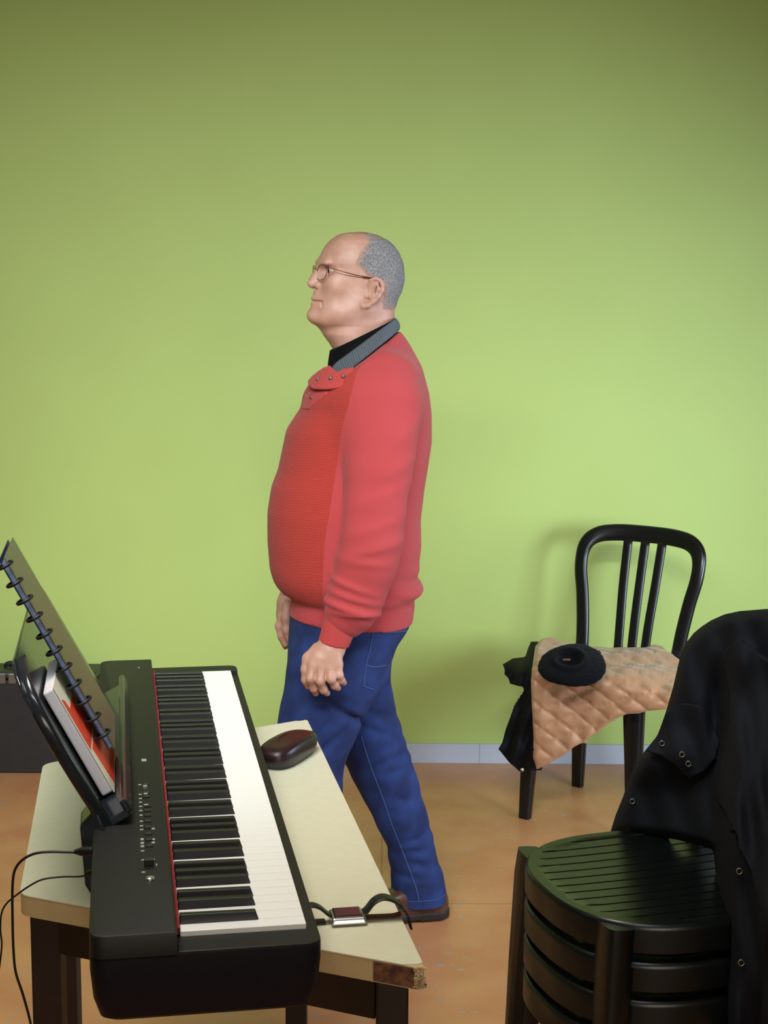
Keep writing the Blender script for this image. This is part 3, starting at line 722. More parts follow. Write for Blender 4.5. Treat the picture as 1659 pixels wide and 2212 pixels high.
p = jpos(1128, 1662, 5, .002, quilt=False); V, Fc = sweep([p, p+np.array([0, -.006, 0])], .006, .006, n=14, e=2); mesh('snap_fastener', V, Fc, M['bright_metal'], jk, False)

# beret on the jacket
bc = jpos(1236, 1441, 40, .012, quilt=False); bc = atz(1236, 1440, .530)
br = thing('beret', (bc[0], bc[1], bc[2]-.03), 'fuzzy black beret lying upside down on the tan quilted jacket', 'hat')
def fber(X, Y, Z):
    tilt = .12*(Y-bc[1])
    Zc = Z-bc[2]-.004-.34*(Y-bc[1])-.06*(X-bc[0])
    d = ell(X-bc[0], Y-bc[1], Zc, (0, 0, 0), (.096, .104, .024)); d = d+.0020*wob(X, Y, Z, 30)+.0005*wob(X, Y, Z, 260, 2)
    hole = ell(X-bc[0]+.008, Y-bc[1]+.004, Zc-.018, (0, 0, 0), (.036, .040, .016)); d = smax(d, -hole, .014)
    rim = np.sqrt((np.sqrt((X-bc[0]+.008)**2+((Y-bc[1]+.004)*.92)**2)-.044)**2+(Zc-.021)**2)-.005
    return smin(d, rim, .014)
V, Q = nets(fber, bc-np.array([.15, .16, .09]), bc+np.array([.15, .16, .11]), .0042); mesh('felt_body', V, Q, M['beret'], br, False)
lp = bc+np.array([-.018, -.012, .022]); o = MB().box(lp-np.array([.010, .003, 0]), lp+np.array([.010, .003, .0035])).build('sewn_label', M['bare_board'], br, False, False); o['label'] = 'small tan sewn label'
# black tassel next to the beret
ts = []; tp0 = atz(1287, 1411, .515)
random.seed(5); mb = MB()
for k in range(5):
    P = [tp0+np.array([random.uniform(-.014, .014), random.uniform(-.012, .012), random.uniform(-.004, .006)]) for _ in range(5)]; mb.tube(smoothpath(P, 4), .0022, 6)
o = mb.build('cord_tassel', M['cable'], None, True); tag(o, 'tangled black cord fob beside the beret on the tan jacket', 'cord')

# ------------------------------------------------------------------ black coat over the stack's backrests
ctb = aty(1560, 1800, 2.45)
ct = thing('coat', (ctb[0], ctb[1], .65), 'black coat with metal snaps draped over the backrests of the chair stack', 'coat')
pA = np.array([.415, 2.70, 0]); pB = np.array([.70, 2.26, 0]); dn = np.array([-(pB-pA)[1], (pB-pA)[0], 0]); dn /= -np.linalg.norm(dn)
if dn[1] > 0: dn = -dn
def ss(x, a, b): t = min(1, max(0, (x-a)/(b-a))); return t*t*(3-2*t)
def cpos(px, py, e, extra=0):
    p = hit(px, py, pA, dn)
    pull = .20*ss(px, 1500, 1600)*ss(py, 1480, 1900)
    pull += .028*math.exp(-((px-(1600-(py-1385)*.02))/26)**2)*ss(py, 1370, 1440)
    pull -= .040*math.exp(-((px-(1552-(py-1400)*.03))/20)**2)*ss(py, 1400, 1500)
    pull += .018*math.exp(-((px-(1640+(py-1600)*.04))/16)**2)*ss(py, 1500, 1650)
    pull += .016*math.sin(px*.028+py*.012)*ss(py, 1450, 1700)+.006*math.sin(px*.09-py*.03)
    pull += .035*ss(1530-px, 0, 60)*ss(py, 1560, 1640)*(1-ss(py, 1640, 1720))
    pull -= .05*max(0, 1-e/22)**2*(1 if py < 1900 else .4)
    return toward(p, pull+extra)
COAT = [(1320, 1802), (1320, 1792), (1330, 1760), (1345, 1723), (1366, 1668), (1382, 1636), (1394, 1621), (1419, 1593), (1439, 1536), (1454, 1484), (1469, 1419), (1479, 1392), (1499, 1367), (1516, 1353), (1536, 1340), (1565, 1327), (1598, 1320), (1659, 1315), (1720, 1316), (1790, 1330), (1850, 1370), (1890, 1450), (1900, 1700), (1910, 2300), (1560, 2300), (1545, 2212), (1541, 2120), (1538, 2050), (1541, 1980), (1549, 1918), (1541, 1836), (1511, 1826), (1459, 1813), (1399, 1806)]
drape('coat_body', COAT, cpos, 6, .016, M['coat_cloth'], ct)
# flap folded forward with snaps, lapel and hanging sleeve
FLAP = [(1394, 1621), (1419, 1590), (1440, 1540), (1470, 1520), (1530, 1530), (1548, 1600), (1540, 1640), (1520, 1665), (1488, 1683), (1455, 1650), (1425, 1630)]
drape('cuff', FLAP, lambda x, y, e: cpos(x, y, 60, .022), 5, .008, M['coat_cloth'], ct)
LAP = [(1556, 1415), (1575, 1395), (1592, 1381), (1612, 1390), (1640, 1415), (1675, 1445), (1700, 1600), (1712, 1900), (1716, 2300), (1640, 2300), (1648, 2100), (1640, 1960), (1622, 1880), (1590, 1800), (1560, 1745), (1548, 1730), (1556, 1640), (1575, 1560), (1574, 1500), (1566, 1450)]
drape('front_panel', LAP, lambda x, y, e: cpos(x, y, 60, .030+.008*math.sin(y*.02)), 6, .010, M['coat_cloth'], ct)
for (px, py) in ((1430, 1606), (1473, 1630), (1487, 1650), (1366, 1731), (1597, 1882), (1601, 2080)):
    p = cpos(px, py, 60, .0275 if 1600 < py < 1700 else .004)
    d = C0-p; d /= np.linalg.norm(d); pts_ = []; u = np.cross(d, [0, 0, 1]); u /= np.linalg.norm(u); v = np.cross(d, u)
    for j in range(16): t = 2*math.pi*j/16; pts_.append(p+(u*math.cos(t)+v*math.sin(t))*.0042)
    V, Fc = sweep(pts_, .0014, .0012, n=6, e=2, side=d, closed=True); mesh('snap_ring', V, Fc, M['snap'], ct, False)

# ================================================================== PERSON
PY = 3.68
def Wp(px, row, dy=0.0): return aty(px, row, PY+dy)
KX = abs(Wp(771, 900)[0]-Wp(770, 900)[0])
def zr(row, dy=0.0): return Wp(780, row, dy)[2]
pers = thing('person', (Wp(780, 1300)[0], PY, 0), 'person in red button-neck sweater, blue jeans and glasses, walking left in profile', 'person')
# ---------------- head, in its own frame: u forward, v to his left (towards the room), z up
HY = math.radians(18); HO = np.array([Wp(770, 600)[0], PY, 0]); fH = np.array([-math.cos(HY), -math.sin(HY), 0]); lH = np.array([math.sin(HY), -math.cos(HY), 0])
def HL(px, row, v=0.0):
    """head-frame point seen at (px,row) with sideways coordinate v"""
    n = lH; p = hit(px, row, HO+lH*v, n); q = p-HO; return np.array([q@fH, v, p[2]])
def HW(p): return HO+fH*p[0]+lH*p[1]+np.array([0, 0, p[2]])
prof = [(496, 770, 770), (503, 742, 800), (507, 732, 812), (519, 716, 836), (530, 706, 848), (543, 698, 857), (561, 690, 865), (571, 687, 868), (581, 688, 869), (595, 685, 870), (608, 683, 870), (622, 681, 866), (630, 678, 864), (644, 675.5, 857), (655, 676, 853.5), (662, 674.5, 852), (672, 671, 852), (682, 668.5, 852), (690, 672, 852), (698, 679, 853), (704, 688, 854), (712, 693, 855), (722, 699, 856), (742, 714, 858), (760, 725, 862), (800, 735, 866), (860, 740, 880)]
hw = {496: .008, 503: .040, 507: .050, 519: .064, 530: .071, 543: .0755, 561: .0785, 571: .079, 581: .079, 595: .079, 608: .079, 622: .078, 630: .0775, 644: .076, 655: .0745, 662: .0735, 672: .072, 682: .070, 690: .068, 698: .067, 704: .066, 712: .066, 722: .066, 742: .067, 760: .066, 800: .064, 860: .062}
def cot(px, dy=0): # profile column -> u on the centreline; cranium back less stretched by the turn of the head
    return None
rowz = np.array([HL(770, r)[2] for r, a, b in prof]); uf = np.array([HL(a, r)[0] for r, a, b in prof]); ub = np.array([HL(b, r)[0]*.975 for r, a, b in prof]); hwv = np.array([hw[r] for r, a, b in prof])
o_ = np.argsort(rowz); rowz, uf, ub, hwv = rowz[o_], uf[o_], ub[o_], hwv[o_]
ZTOP = HL(770, 502)[2]
Hm = lambda px, row, v=0.0: tuple(HL(px, row, v))
# how pointed the front of each slice is (wide forehead, narrow chin)
frn = np.interp(rowz, [zr(720), zr(700), zr(682), zr(655), zr(622), zr(595), zr(571), zr(540)], [.0, .34, .50, .50, .40, .22, .10, .0])
def head_base(U, Vv, Z):
    a = np.interp(Z, rowz, uf); b = np.interp(Z, rowz, ub); w_ = np.interp(Z, rowz, hwv); f_ = np.interp(Z, rowz, frn)
    uc = (a+b)/2; au = np.maximum((a-b)/2, .004); t = (U-uc)/au
    wl = w_*(1-f_*np.clip(t, 0, 1)**1.6)
    q = (np.abs(t)**2.15+np.abs(Vv/wl)**2.15)**(1/2.15)
    return smax((q-1)*np.minimum(au, wl)*.95, Z-ZTOP, .012)
def face(U, Vv, Z):
    Va = np.abs(Vv)
    d = head_base(U, Vv, Z)
    def el(px, row, v, r, dd=None):
        c = HL(px, row, v); return ell(U, Va, Z, (c[0], v, c[2]), r)
    def cap(p, q, ra, rb, sym=True):
        return cone(U, Va if sym else Vv, Z, p, q, ra, rb)
    # brow ridge, cheeks, jowls, chin
    d = smin(d, cap(Hm(697, 571, 0), Hm(706, 569, .034), .008, .007), .016)
    c1_ = HL(697, 618, .0); d = smin(d, ell(U, Va, Z, (c1_[0]-.019, .042, c1_[2]), (.022, .022, .026)), .022)
    c1_ = HL(688, 668, .0); d = smin(d, ell(U, Va, Z, (c1_[0]-.030, .038, c1_[2]), (.024, .022, .026)), .022)
    d = smin(d, ell(U, Va, Z, (HL(684, 686)[0], 0, zr(683)), (.017, .020, .015)), .014)
    d = smin(d, cap(Hm(705, 688, .030), Hm(780, 664, .064), .012, .011), .026)
    # nose
    d = smin(d, cap(Hm(692, 580), Hm(680, 600), .0075, .0085), .012)
    d = smin(d, cap(Hm(680, 600), Hm(673.5, 612), .0085, .0105), .008)
    d = smin(d, cap((HL(684, 617)[0], .0125, zr(617)), (HL(690, 619)[0], .015, zr(618)), .0075, .006), .006)
    d = smax(d, -cap((HL(677, 624)[0], .006, zr(623.5)), (HL(685, 624.5)[0], .010, zr(624)), .0032, .0035), .003)
    # lips
    d = smin(d, cap(Hm(677, 645.5), (HL(686, 648)[0]-.005, .022, zr(648.5)), .0050, .0035), .006)
    d = smin(d, cap(Hm(677.5, 656), (HL(687, 654)[0]-.004, .019, zr(653.5)), .0055, .003), .006)
    d = smax(d, -cap((HL(672, 650.5)[0], 0, zr(650.5)), (HL(686, 652)[0]-.0025, .024, zr(653)), .0022, .0030), .003)
    # nasolabial and marionette folds
    d = smax(d, -cap((HL(690, 654)[0]+.003, .027, zr(654)), (HL(692, 676)[0]+.002, .030, zr(676)), .0008, .0004), .007)
    # eye socket with lids
    ex = HL(708, 587, .0)[0]; ez = zr(586.5)
    d = smax(d, -ell(U, Va, Z, (ex+.012, .031, ez-.001), (.017, .019, .0125)), .012)
    lid = np.sqrt((U-(ex-.003))**2+(Va-.031)**2+(Z-ez)**2)-.0132
    wedge = np.maximum(np.abs(Z-ez-.001)-.0046*(1-((Va-.031)/.014)**2), -(U-ex+.005)); lid = np.maximum(lid, -np.minimum(wedge*-1, 1)*-1) if False else smax(lid, -wedge, .0015)
    d = smin(d, lid, .004)
    # ears
    E_ = lambda px, row, v: (HL(px, row, .078)[0]+(v-.078)*-.2, v, zr(row, -.07))
    hel = [(795, 613, .079), (798, 605, .084), (806, 601, .089), (814, 605, .092), (819, 614, .094), (819, 627, .0935), (813, 640, .090), (804, 651, .085), (793, 660, .081), (784, 661, .079), (782, 654, .078)]
    ear = chain(U, Va, Z, [E_(*p) for p in hel], [.0034, .0036, .0038, .0040, .0042, .0042, .0044, .0052, .0060, .0062, .0045], .004)
    c = E_(803, 628, .081); c2 = E_(795, 648, .080)
    ear = smin(ear, cone(U, Va, Z, E_(806, 612, .080), E_(800, 640, .079), .0085, .0080), .006)
    ear = smin(ear, chain(U, Va, Z, [E_(811, 611, .0875), E_(813, 624, .089), E_(807, 638, .086)], [.0028, .003, .003], .003), .003)
    ear = smax(ear, -ell(U, Va, Z, (E_(800, 630, .09)[0], .0925, zr(629, -.07)), (.0085, .0085, .0125)), .003)
    ear = smin(ear, cone(U, Va, Z, E_(791, 634, .078), E_(790, 641, .079), .0040, .0038), .003)
    d = smin(d, ear, .005)
    return d
def sym_lo(px0, px1): pass
zlo, zhi = zr(800), zr(490)
def fhead(U, Vv, Z):
    d = face(U, Vv, Z); return d+.00025*wob(U, Vv, Z, 90)
Vh, Qh = nets(fhead, (-.125, -.106, zlo), (.132, .106, zhi+.01), .0021)
VhW = HO+np.outer(Vh[:, 0], fH)+np.outer(Vh[:, 1], lH)+np.outer(Vh[:, 2], [0, 0, 1])

# ---------------- hands
def near_hand(X, Y, Z):
    P = lambda px, row, dy: tuple(Wp(px, row, dy))
    d = cone(X, Y, Z, P(735, 1345, -.235), P(719, 1398, -.245), .031, .0265, 1.15)
    d = smin(d, cone(X, Y, Z, P(712, 1402, -.248), P(700, 1425, -.255), .030, .034, 1.5), .02)
    mc = [(678, 1436), (695, 1439), (713, 1439), (729, 1435)]
    for a in mc: d = smin(d, cone(X, Y, Z, P(712, 1410, -.25), P(a[0], a[1], -.262), .018, .0125), .012)
    fg = [[(678, 1436, -.262), (671, 1466, -.274), (678, 1487, -.262), (682, 1497, -.250)], [(695, 1439, -.266), (692, 1471, -.280), (699, 1490, -.268), (706, 1497, -.254)],
          [(713, 1439, -.266), (715, 1467, -.279), (723, 1481, -.266), (730, 1486, -.254)], [(729, 1435, -.262), (733, 1458, -.272), (738, 1470, -.262), (743, 1475, -.252)]]
    rr = [[.0118, .0102, .0090, .0078], [.0122, .0104, .0092, .0080], [.0116, .0100, .0088, .0076], [.0104, .0088, .0078, .0070]]
    F_ = None
    for p, r in zip(fg, rr):
        c = chain(X, Y, Z, [P(*q) for q in p], r, .006); F_ = c if F_ is None else smin(F_, c, .0025)
    d = smin(d, F_, .008)
    th = chain(X, Y, Z, [P(688, 1404, -.240), P(668, 1424, -.245), P(662, 1446, -.250), P(662, 1468, -.248), P(666, 1482, -.242)], [.018, .0155, .0120, .0110, .0085], .008)
    return smin(d, th, .006)
def far_hand(X, Y, Z):
    P = lambda px, row, dy: tuple(Wp(px, row, dy))
    d = cone(X, Y, Z, P(640, 1255, .20), P(622, 1300, .20), .032, .026, 1.15)
    d = smin(d, cone(X, Y, Z, P(621, 1304, .20), P(613, 1326, .205), .020, .020, .62), .02)
    F_ = None
    for k, (y, ln) in enumerate(((.165, .93), (.188, 1.0), (.211, .97), (.232, .82))):
        q = [(609+k*.8, 1330), (603+k*.6, 1330+24*ln), (607+k, 1330+46*ln), (616+k*.4, 1330+67*ln)]
        c = chain(X, Y, Z, [P(a, b, y) for a, b in q], [.0112, .0100, .0088, .0074], .006); F_ = c if F_ is None else smin(F_, c, .0025)
    d = smin(d, F_, .008)
    th = chain(X, Y, Z, [P(622, 1310, .165), P(619, 1335, .150), P(620, 1360, .148), P(624, 1380, .152)], [.015, .0125, .0105, .0085], .008)
    return smin(d, th, .005)
def bb(px0, px1, r0, r1, d0, d1):
    a = Wp(px0, r1, (d0+d1)/2); b = Wp(px1, r0, (d0+d1)/2); return (a[0], PY+d0, a[2]), (b[0], PY+d1, b[2])
lo, hi = bb(640, 775, 1345, 1512, -.31, -.19); V1, Q1 = nets(near_hand, lo, hi, .0024)
lo, hi = bb(578, 660, 1262, 1415, .10, .27); V2, Q2 = nets(far_hand, lo, hi, .0026)
# body under the clothes: trunk and legs, slightly inside the garments
def inner(X, Y, Z):
    P = lambda px, row, dy: tuple(Wp(px, row, dy))
    d = cone(X, Y, Z, P(800, 790, 0), P(800, 880, 0), .05, .10, .8)
    d = smin(d, cone(X, Y, Z, P(795, 860, 0), P(760, 1100, 0), .11, .135, .85), .06)
    d = smin(d, cone(X, Y, Z, P(760, 1100, 0), P(755, 1330, 0), .135, .085, .8), .06)
    d = smin(d, chain(X, Y, Z, [P(740, 1400, -.08), P(680, 1610, -.10), P(690, 1950, -.11)], [.070, .055, .035], .03), .04)
    d = smin(d, chain(X, Y, Z, [P(750, 1400, .08), P(820, 1640, .09), P(898, 1930, .10)], [.08, .05, .033], .03), .04)
    d = smin(d, chain(X, Y, Z, [P(825, 840, -.15), P(800, 1100, -.235), P(735, 1350, -.237)], [.05, .038, .027], .03), .04)
    return smin(d, chain(X, Y, Z, [P(800, 840, .15), P(740, 1090, .22), P(640, 1258, .20)], [.05, .038, .027], .03), .04)
lo, hi = bb(560, 960, 755, 1960, -.29, .28); V3, Q3 = nets(inner, lo, hi, .013)
allV = np.concatenate([VhW, V1, V2, V3]); n1 = len(VhW); n2 = n1+len(V1); n3 = n2+len(V2)
allQ = np.concatenate([Qh, Q1+n1, Q2+n2, Q3+n3])
body = mesh('body', allV, allQ, M['skin'], pers, False)

# ---------------- eyes
for sgn in (1, -1):
    ex = HL(708, 587, .0)[0]; ez = zr(586.5); c = HW((ex-.003, .031*sgn, ez))
    V = []; Fc = []; na, nb_ = 20, 16; ax = fH*.93+lH*.37*sgn*math.cos(.10)+lH*0; ax = fH; e1_ = lH; e2_ = np.array([0, 0, 1.])
    for i in range(nb_+1):
        t = math.pi*i/nb_
        for j in range(na):
            a = 2*math.pi*j/na; V.append(c+.0121*(ax*math.cos(t)+(e1_*math.cos(a)+e2_*math.sin(a))*math.sin(t)))
    mi = []
    for i in range(nb_):
        for j in range(na): Fc.append((i*na+j, i*na+(j+1) % na, (i+1)*na+(j+1) % na, (i+1)*na+j)); mi.append(1 if i < 3 else 0)
    o = mesh('eye', V, Fc, [M['eye'], M['iris']], pers, False); o.data.polygons.foreach_set('material_index', mi)

# ---------------- cropped grey hair
hb = [(496, 770), (504, 778), (524, 785), (538, 778), (561, 764), (574, 764), (584, 775), (596, 786), (601, 796), (604, 815), (622, 822), (645, 822), (657, 818), (667, 824), (671, 840), (676, 900)]
hbz = np.array([zr(r) for r, p in hb]); hbu = np.array([HL(p, r, .06)[0] for r, p in hb]); o_ = np.argsort(hbz); hbz, hbu = hbz[o_], hbu[o_]
zcut = zr(672)
def fhair(U, Vv, Z):
    d = head_base(U, Vv, Z)
    ins = np.interp(Z, hbz, hbu)-U          # positive inside the hair region
    low = Z-zcut
    reg = np.minimum(ins, low)+.004*wob(U, Vv, Z, 240)+.003*wob(U, Vv, Z, 520, 3)
    th = np.clip(reg/.022, -1, 1)
    th = .0034*np.clip(th*1.6, -1, 1)
    # thinner on the crown
    crown = np.clip((Z-zr(545))/(zr(505)-zr(545)), 0, 1); th = th-crown*.0012
    return np.abs(d+.002-th*.5)-np.maximum(th*.5+.001, -1)*1.0+.0004*wob(U, Vv, Z, 800)
Vx, Qx = nets(fhair, (-.125, -.09, zr(690)), (.06, .09, zhi+.01), .0026)
# keep only outer sheet
d_ = head_base(Vx[:, 0], Vx[:, 1], Vx[:, 2]); okv = d_ > -.0012; Qx = Qx[okv[Qx].all(1)]
VxW = HO+np.outer(Vx[:, 0], fH)+np.outer(Vx[:, 1], lH)+np.outer(Vx[:, 2], [0, 0, 1])
hr = mesh('hair', VxW, Qx, M['hair'], pers, False); hr['label'] = 'close-cropped grey hair, receding'
ins_ = np.minimum(np.interp(Vx[:, 2], hbz, hbu)-Vx[:, 0], Vx[:, 2]-zcut); cr_ = np.clip((Vx[:, 2]-zr(535))/(zr(503)-zr(535)), 0, 1)
fd = np.clip(ins_/.026, 0, 1)*(1-.55*cr_)
at = hr.data.attributes.new('hair_density', 'FLOAT', 'POINT'); at.data.foreach_set('value', fd.astype(np.float32))
nt = M['hair'].node_tree; b_ = nt.nodes['Principled BSDF']; ra = [n for n in nt.nodes if n.type == 'VALTORGB'][0]
an = nt.nodes.new('ShaderNodeAttribute'); an.attribute_name = 'hair_density'; n3 = nt.nodes.new('ShaderNodeTexNoise'); n3.inputs['Scale'].default_value = 420
nt.links.new([n for n in nt.nodes if n.type == 'TEX_COORD'][0].outputs['Object'], n3.inputs['Vector'])
ad = nt.nodes.new('ShaderNodeMath'); ad.operation = 'MULTIPLY_ADD'; ad.inputs[1].default_value = 1.0; nt.links.new(n3.outputs['Fac'], ad.inputs[0]); nt.links.new(an.outputs['Fac'], ad.inputs[2])
mr = nt.nodes.new('ShaderNodeMapRange'); mr.inputs['From Min'].default_value = .45; mr.inputs['From Max'].default_value = 1.25; nt.links.new(ad.outputs[0], mr.inputs['Value'])
mx = nt.nodes.new('ShaderNodeMixRGB'); mx.inputs[1].default_value = srgb((190, 142, 122)); nt.links.new(mr.outputs[0], mx.inputs[0]); nt.links.new(ra.outputs[0], mx.inputs[2]); nt.links.new(mx.outputs[0], b_.inputs['Base Color'])
for sgn in (1, -1):
    P = [HW((HL(x, r, .0)[0]+du, v*sgn, zr(r))) for x, r, v, du in ((697, 572, .012, .002), (699, 567.5, .026, .001), (704, 570, .040, -.006))]
    V, Fc = sweep(smoothpath(P, 4), [.0008]+[.0022]*7+[.0008], .0014, n=8, e=2); mesh('eyebrow', V, Fc, M['hair'], pers, False)

# ---------------- glasses
gl = bpy.data.objects.new('glasses', None); COL.objects.link(gl); gl.parent = pers; gl.empty_display_size = .05
lensu = HL(686, 590, 0)[0]+.003
for sgn in (1, -1):
    ring_ = []
    for j in range(36):
        a = 2*math.pi*j/36; e = 2/2.6; c = math.copysign(abs(math.cos(a))**e, math.cos(a)); s = math.copysign(abs(math.sin(a))**e, math.sin(a))
        v = .0335+c*.0255; z = zr(590)+s*.0172; u = lensu-.008*((v-.010)/.05)**2-.0015*s
        ring_.append(HW((u, v*sgn, z)))
    V, Fc = sweep(ring_, .0009, .0009, n=6, e=2, side=fH, closed=True); r_ = mesh('rim', V, Fc, M['glasses_metal'], pers, False)
    cx = sum(ring_)/36; V = ring_+[cx]; Fc = [(j, (j+1) % 36, 36) for j in range(36)]
    mesh('lens', V, Fc, M['lens'], pers, False)
    tip = [HW((lensu-.0095, .0585*sgn, zr(579))), HW((lensu-.016, .066*sgn, zr(580))), HW((HL(740, 588, .075)[0], .079*sgn, zr(588))), HW((HL(775, 596, .081)[0], .0835*sgn, zr(596.5))), HW((HL(797, 600.5, .084)[0], .085*sgn, zr(600, -.08))), HW((HL(813, 603, .084)[0], .0855*sgn, zr(604, -.08))), HW((HL(820, 622, .083)[0], .0845*sgn, zr(622, -.08))), HW((HL(819, 641, .08)[0], .083*sgn, zr(641, -.08)))]
    Pp = smoothpath(tip, 5); n_ = len(Pp); rr = np.where(np.arange(n_)/n_ < .45, .0011, .0019)
    V, Fc = sweep(Pp, rr, rr, n=8, e=2); mesh('temple_arm', V, Fc, [M['glasses_metal']], pers, False)
V, Fc = sweep(smoothpath([HW((lensu-.001, .0085, zr(584))), HW((lensu+.003, .004, zr(582))), HW((lensu+.003, -.004, zr(582))), HW((lensu-.001, -.0085, zr(584)))], 4), .0009, .0009, n=6, e=2); mesh('bridge', V, Fc, M['glasses_metal'], pers, False)
for o in list(pers.children):
    if o.name.split('.')[0] in ('rim', 'lens', 'temple_arm', 'bridge'): o.parent = gl

# ---------------- sweater
tf = [(705, 800), (735, 748), (760, 722), (790, 700), (823, 672), (850, 656), (880, 651), (905, 634), (927, 620), (963, 612), (1013, 601), (1049, 587), (1103, 578), (1163, 578), (1222, 582), (1245, 588), (1262, 597), (1275, 612), (1283, 626), (1292, 628), (1322, 624), (1350, 624)]
tbk = [(700, 850), (711, 861), (730, 876), (747, 887), (791, 911), (846, 926), (894, 932), (954, 934), (1010, 926), (1058, 918), (1118, 911), (1177, 913), (1237, 907), (1255, 912), (1268, 918), (1280, 913), (1293, 901), (1336, 897), (1350, 893)]
tw = [(700, .055), (725, .070), (745, .100), (765, .145), (790, .180), (830, .205), (900, .215), (1000, .210), (1100, .212), (1180, .210), (1240, .205), (1280, .192), (1300, .178), (1350, .175)]
def ez_(t):
    a = np.array(sorted([(zr(r), v, 0) for r, v in t])); x = np.linspace(a[0, 0], a[-1, 0], 260); y = np.interp(x, a[:, 0], a[:, 1])
    yp = np.concatenate([np.full(12, y[0]), y, np.full(12, y[-1])]); k = np.hanning(11); k /= k.sum()
    return x, np.convolve(yp, k, 'same')[12:-12]
zf, pf = ez_(tf); zb, pb = ez_(tbk); zw, pw_ = ez_(tw)
x0_ = Wp(0, 900)[0]
def torso(X, Y, Z):
    rowscale = KX
    a = x0_+np.interp(Z, zf, pf)*KX; b = x0_+np.interp(Z, zb, pb)*KX; w_ = np.interp(Z, zw, pw_)
    c = (a+b)/2; h = np.maximum((b-a)/2, .01)
    q = (np.abs((X-c)/h)**2.25+np.abs((Y-PY)/w_)**2.25)**(1/2.25)
    return (q-1)*np.minimum(h, w_)
NA = [((826, 826, -.150), .066), ((828, 880, -.185), .074), ((824, 950, -.205), .074), ((817, 1020, -.222), .069), ((809, 1100, -.238), .064), ((803, 1165, -.245), .064), ((790, 1225, -.245), .063), ((770, 1285, -.240), .059), ((755, 1322, -.238), .050), ((745, 1337, -.238), .038)]
FA = [((800, 830, .150), .066), ((790, 950, .200), .070), ((760, 1080, .215), .062), ((710, 1180, .21), .056), ((665, 1238, .205), .045), ((645, 1262, .20), .036)]
def armd(X, Y, Z, L_, sy=1.22): return chain(X, Y, Z, [tuple(Wp(*p)) for p, r in L_], [r for p, r in L_], .03, sy)
def folds(X, Y, Z):
    """creases of the sleeve near elbow and cuff"""
    px = (X-x0_)/KX; d = 0
    zz = Z
    for (r, sl, amp, wd, xc) in ((1306, -.25, .010, .0075, 750), (1283, -.28, .006, .007, 760), (1255, -.35, .006, .008, 752), (1322, -.1, .008, .006, 775), (1180, .22, .0045, .011, 810), (1130, .30, .0035, .012, 825), (1208, -.10, .004, .010, 790), (1065, .35, .003, .016, 830), (1010, .5, .003, .016, 860), (930, .9, .003, .02, 880)):
        zc = zr(r, -.24)+sl*(px-xc)*KX
        d = d+amp*np.exp(-((zz-zc)/wd)**2)*np.exp(-((px-xc)/55)**2)
    return d
# hem, slightly lower at the back
hemz = lambda X: zr(1322, 0)+(zr(1341)-zr(1322))*np.clip(((X-x0_)/KX-624)/(893-624), 0, 1)
def fsw(X, Y, Z):
    t = torso(X, Y, Z)
    px = (X-x0_)/KX
    # belly roll over the hem band and drag folds at the side
    t = t+.004*np.exp(-((Z-zr(1288))/.010)**2)*(px > 600)
    t = t-.004*np.sin((Z-zr(1270))*120+px*.05)*np.exp(-((Z-zr(1255))/.04)**2)*np.clip((px-820)/60, 0, 1)
    na = armd(X, Y, Z, NA)-1.3*folds(X, Y, Z)+.002*wob(X, Y, Z, 34)
    fa = armd(X, Y, Z, FA)
    # the arm hangs in front of the flank: crisp crease low down, soft at the shoulder
    k = np.interp(Z, [zr(1000), zr(860)], [.012, .07])
    d = smin(smin(t, na, k), fa, k)
    d = d+.0012*wob(X, Y, Z, 22, 2)
    # cut: hem plane only for the trunk region
    cut = hemz(X)-Z
    tr_ = np.maximum(d, np.where((np.abs(Y-PY) < .172), cut, -1))
    low = smax(np.maximum(t, cut), t, .001)
    d2 = smin(smin(np.maximum(t, cut), na, k), fa, k)
    d2 = d2+.0012*wob(X, Y, Z, 22, 2)
    # neck opening
    nk = cone(X, Y, Z, tuple(Wp(783, 690, 0)), tuple(Wp(755, 800, 0)), .070, .066)
    d2 = smax(d2, -nk, .006)
    top = (Z-np.interp(px, [660, 690, 725, 760, 800, 862], [zr(800), zr(800), zr(806), zr(794), zr(764), zr(713)]))*.8
    return smax(d2, top, .008)
lo, hi = bb(560, 952, 690, 1352, -.335, .31); Vs, Qs = nets(fsw, lo, hi, .0056)
sw = mesh('sweater', Vs, Qs, [M['sweater_smooth'], None][:1], pers, False)
# cuffs and hem band: ribbed knit
def band(X, Y, Z, P, R, sy): return chain(X, Y, Z, [tuple(Wp(*p)) for p in P], R, .01, sy)
lo, hi = bb(672, 790, 1322, 1412, -.30, -.18)
def cuffd(X, Y, Z):
    d = band(X, Y, Z, [(742, 1328, -.238), (719, 1395, -.244)], [.0405, .0350], 1.2)
    a = Wp(719, 1392, -.24); b = Wp(738, 1345, -.24); ax = (b-a)/np.linalg.norm(b-a)
    ax = np.array([ax[0]*.55, 0, ax[2]]); ax /= np.linalg.norm(ax)
    end = -((X-a[0])*ax[0]+(Y-a[1])*ax[1]+(Z-a[2])*ax[2])
    d = np.maximum(d, end-.001)
    return smax(d, end, .003)
Vc, Qc = nets(cuffd, lo, hi, .0036); mesh('cuff', Vc, Qc, M['sweater_red'], sw, False)
lo, hi = bb(612, 680, 1240, 1300, .13, .27)
Vc, Qc = nets(lambda X, Y, Z: band(X, Y, Z, [(650, 1248, .20), (632, 1276, .20)], [.038, .034], 1.2), lo, hi, .0045); mesh('cuff', Vc, Qc, M['sweater_red'], sw, False)

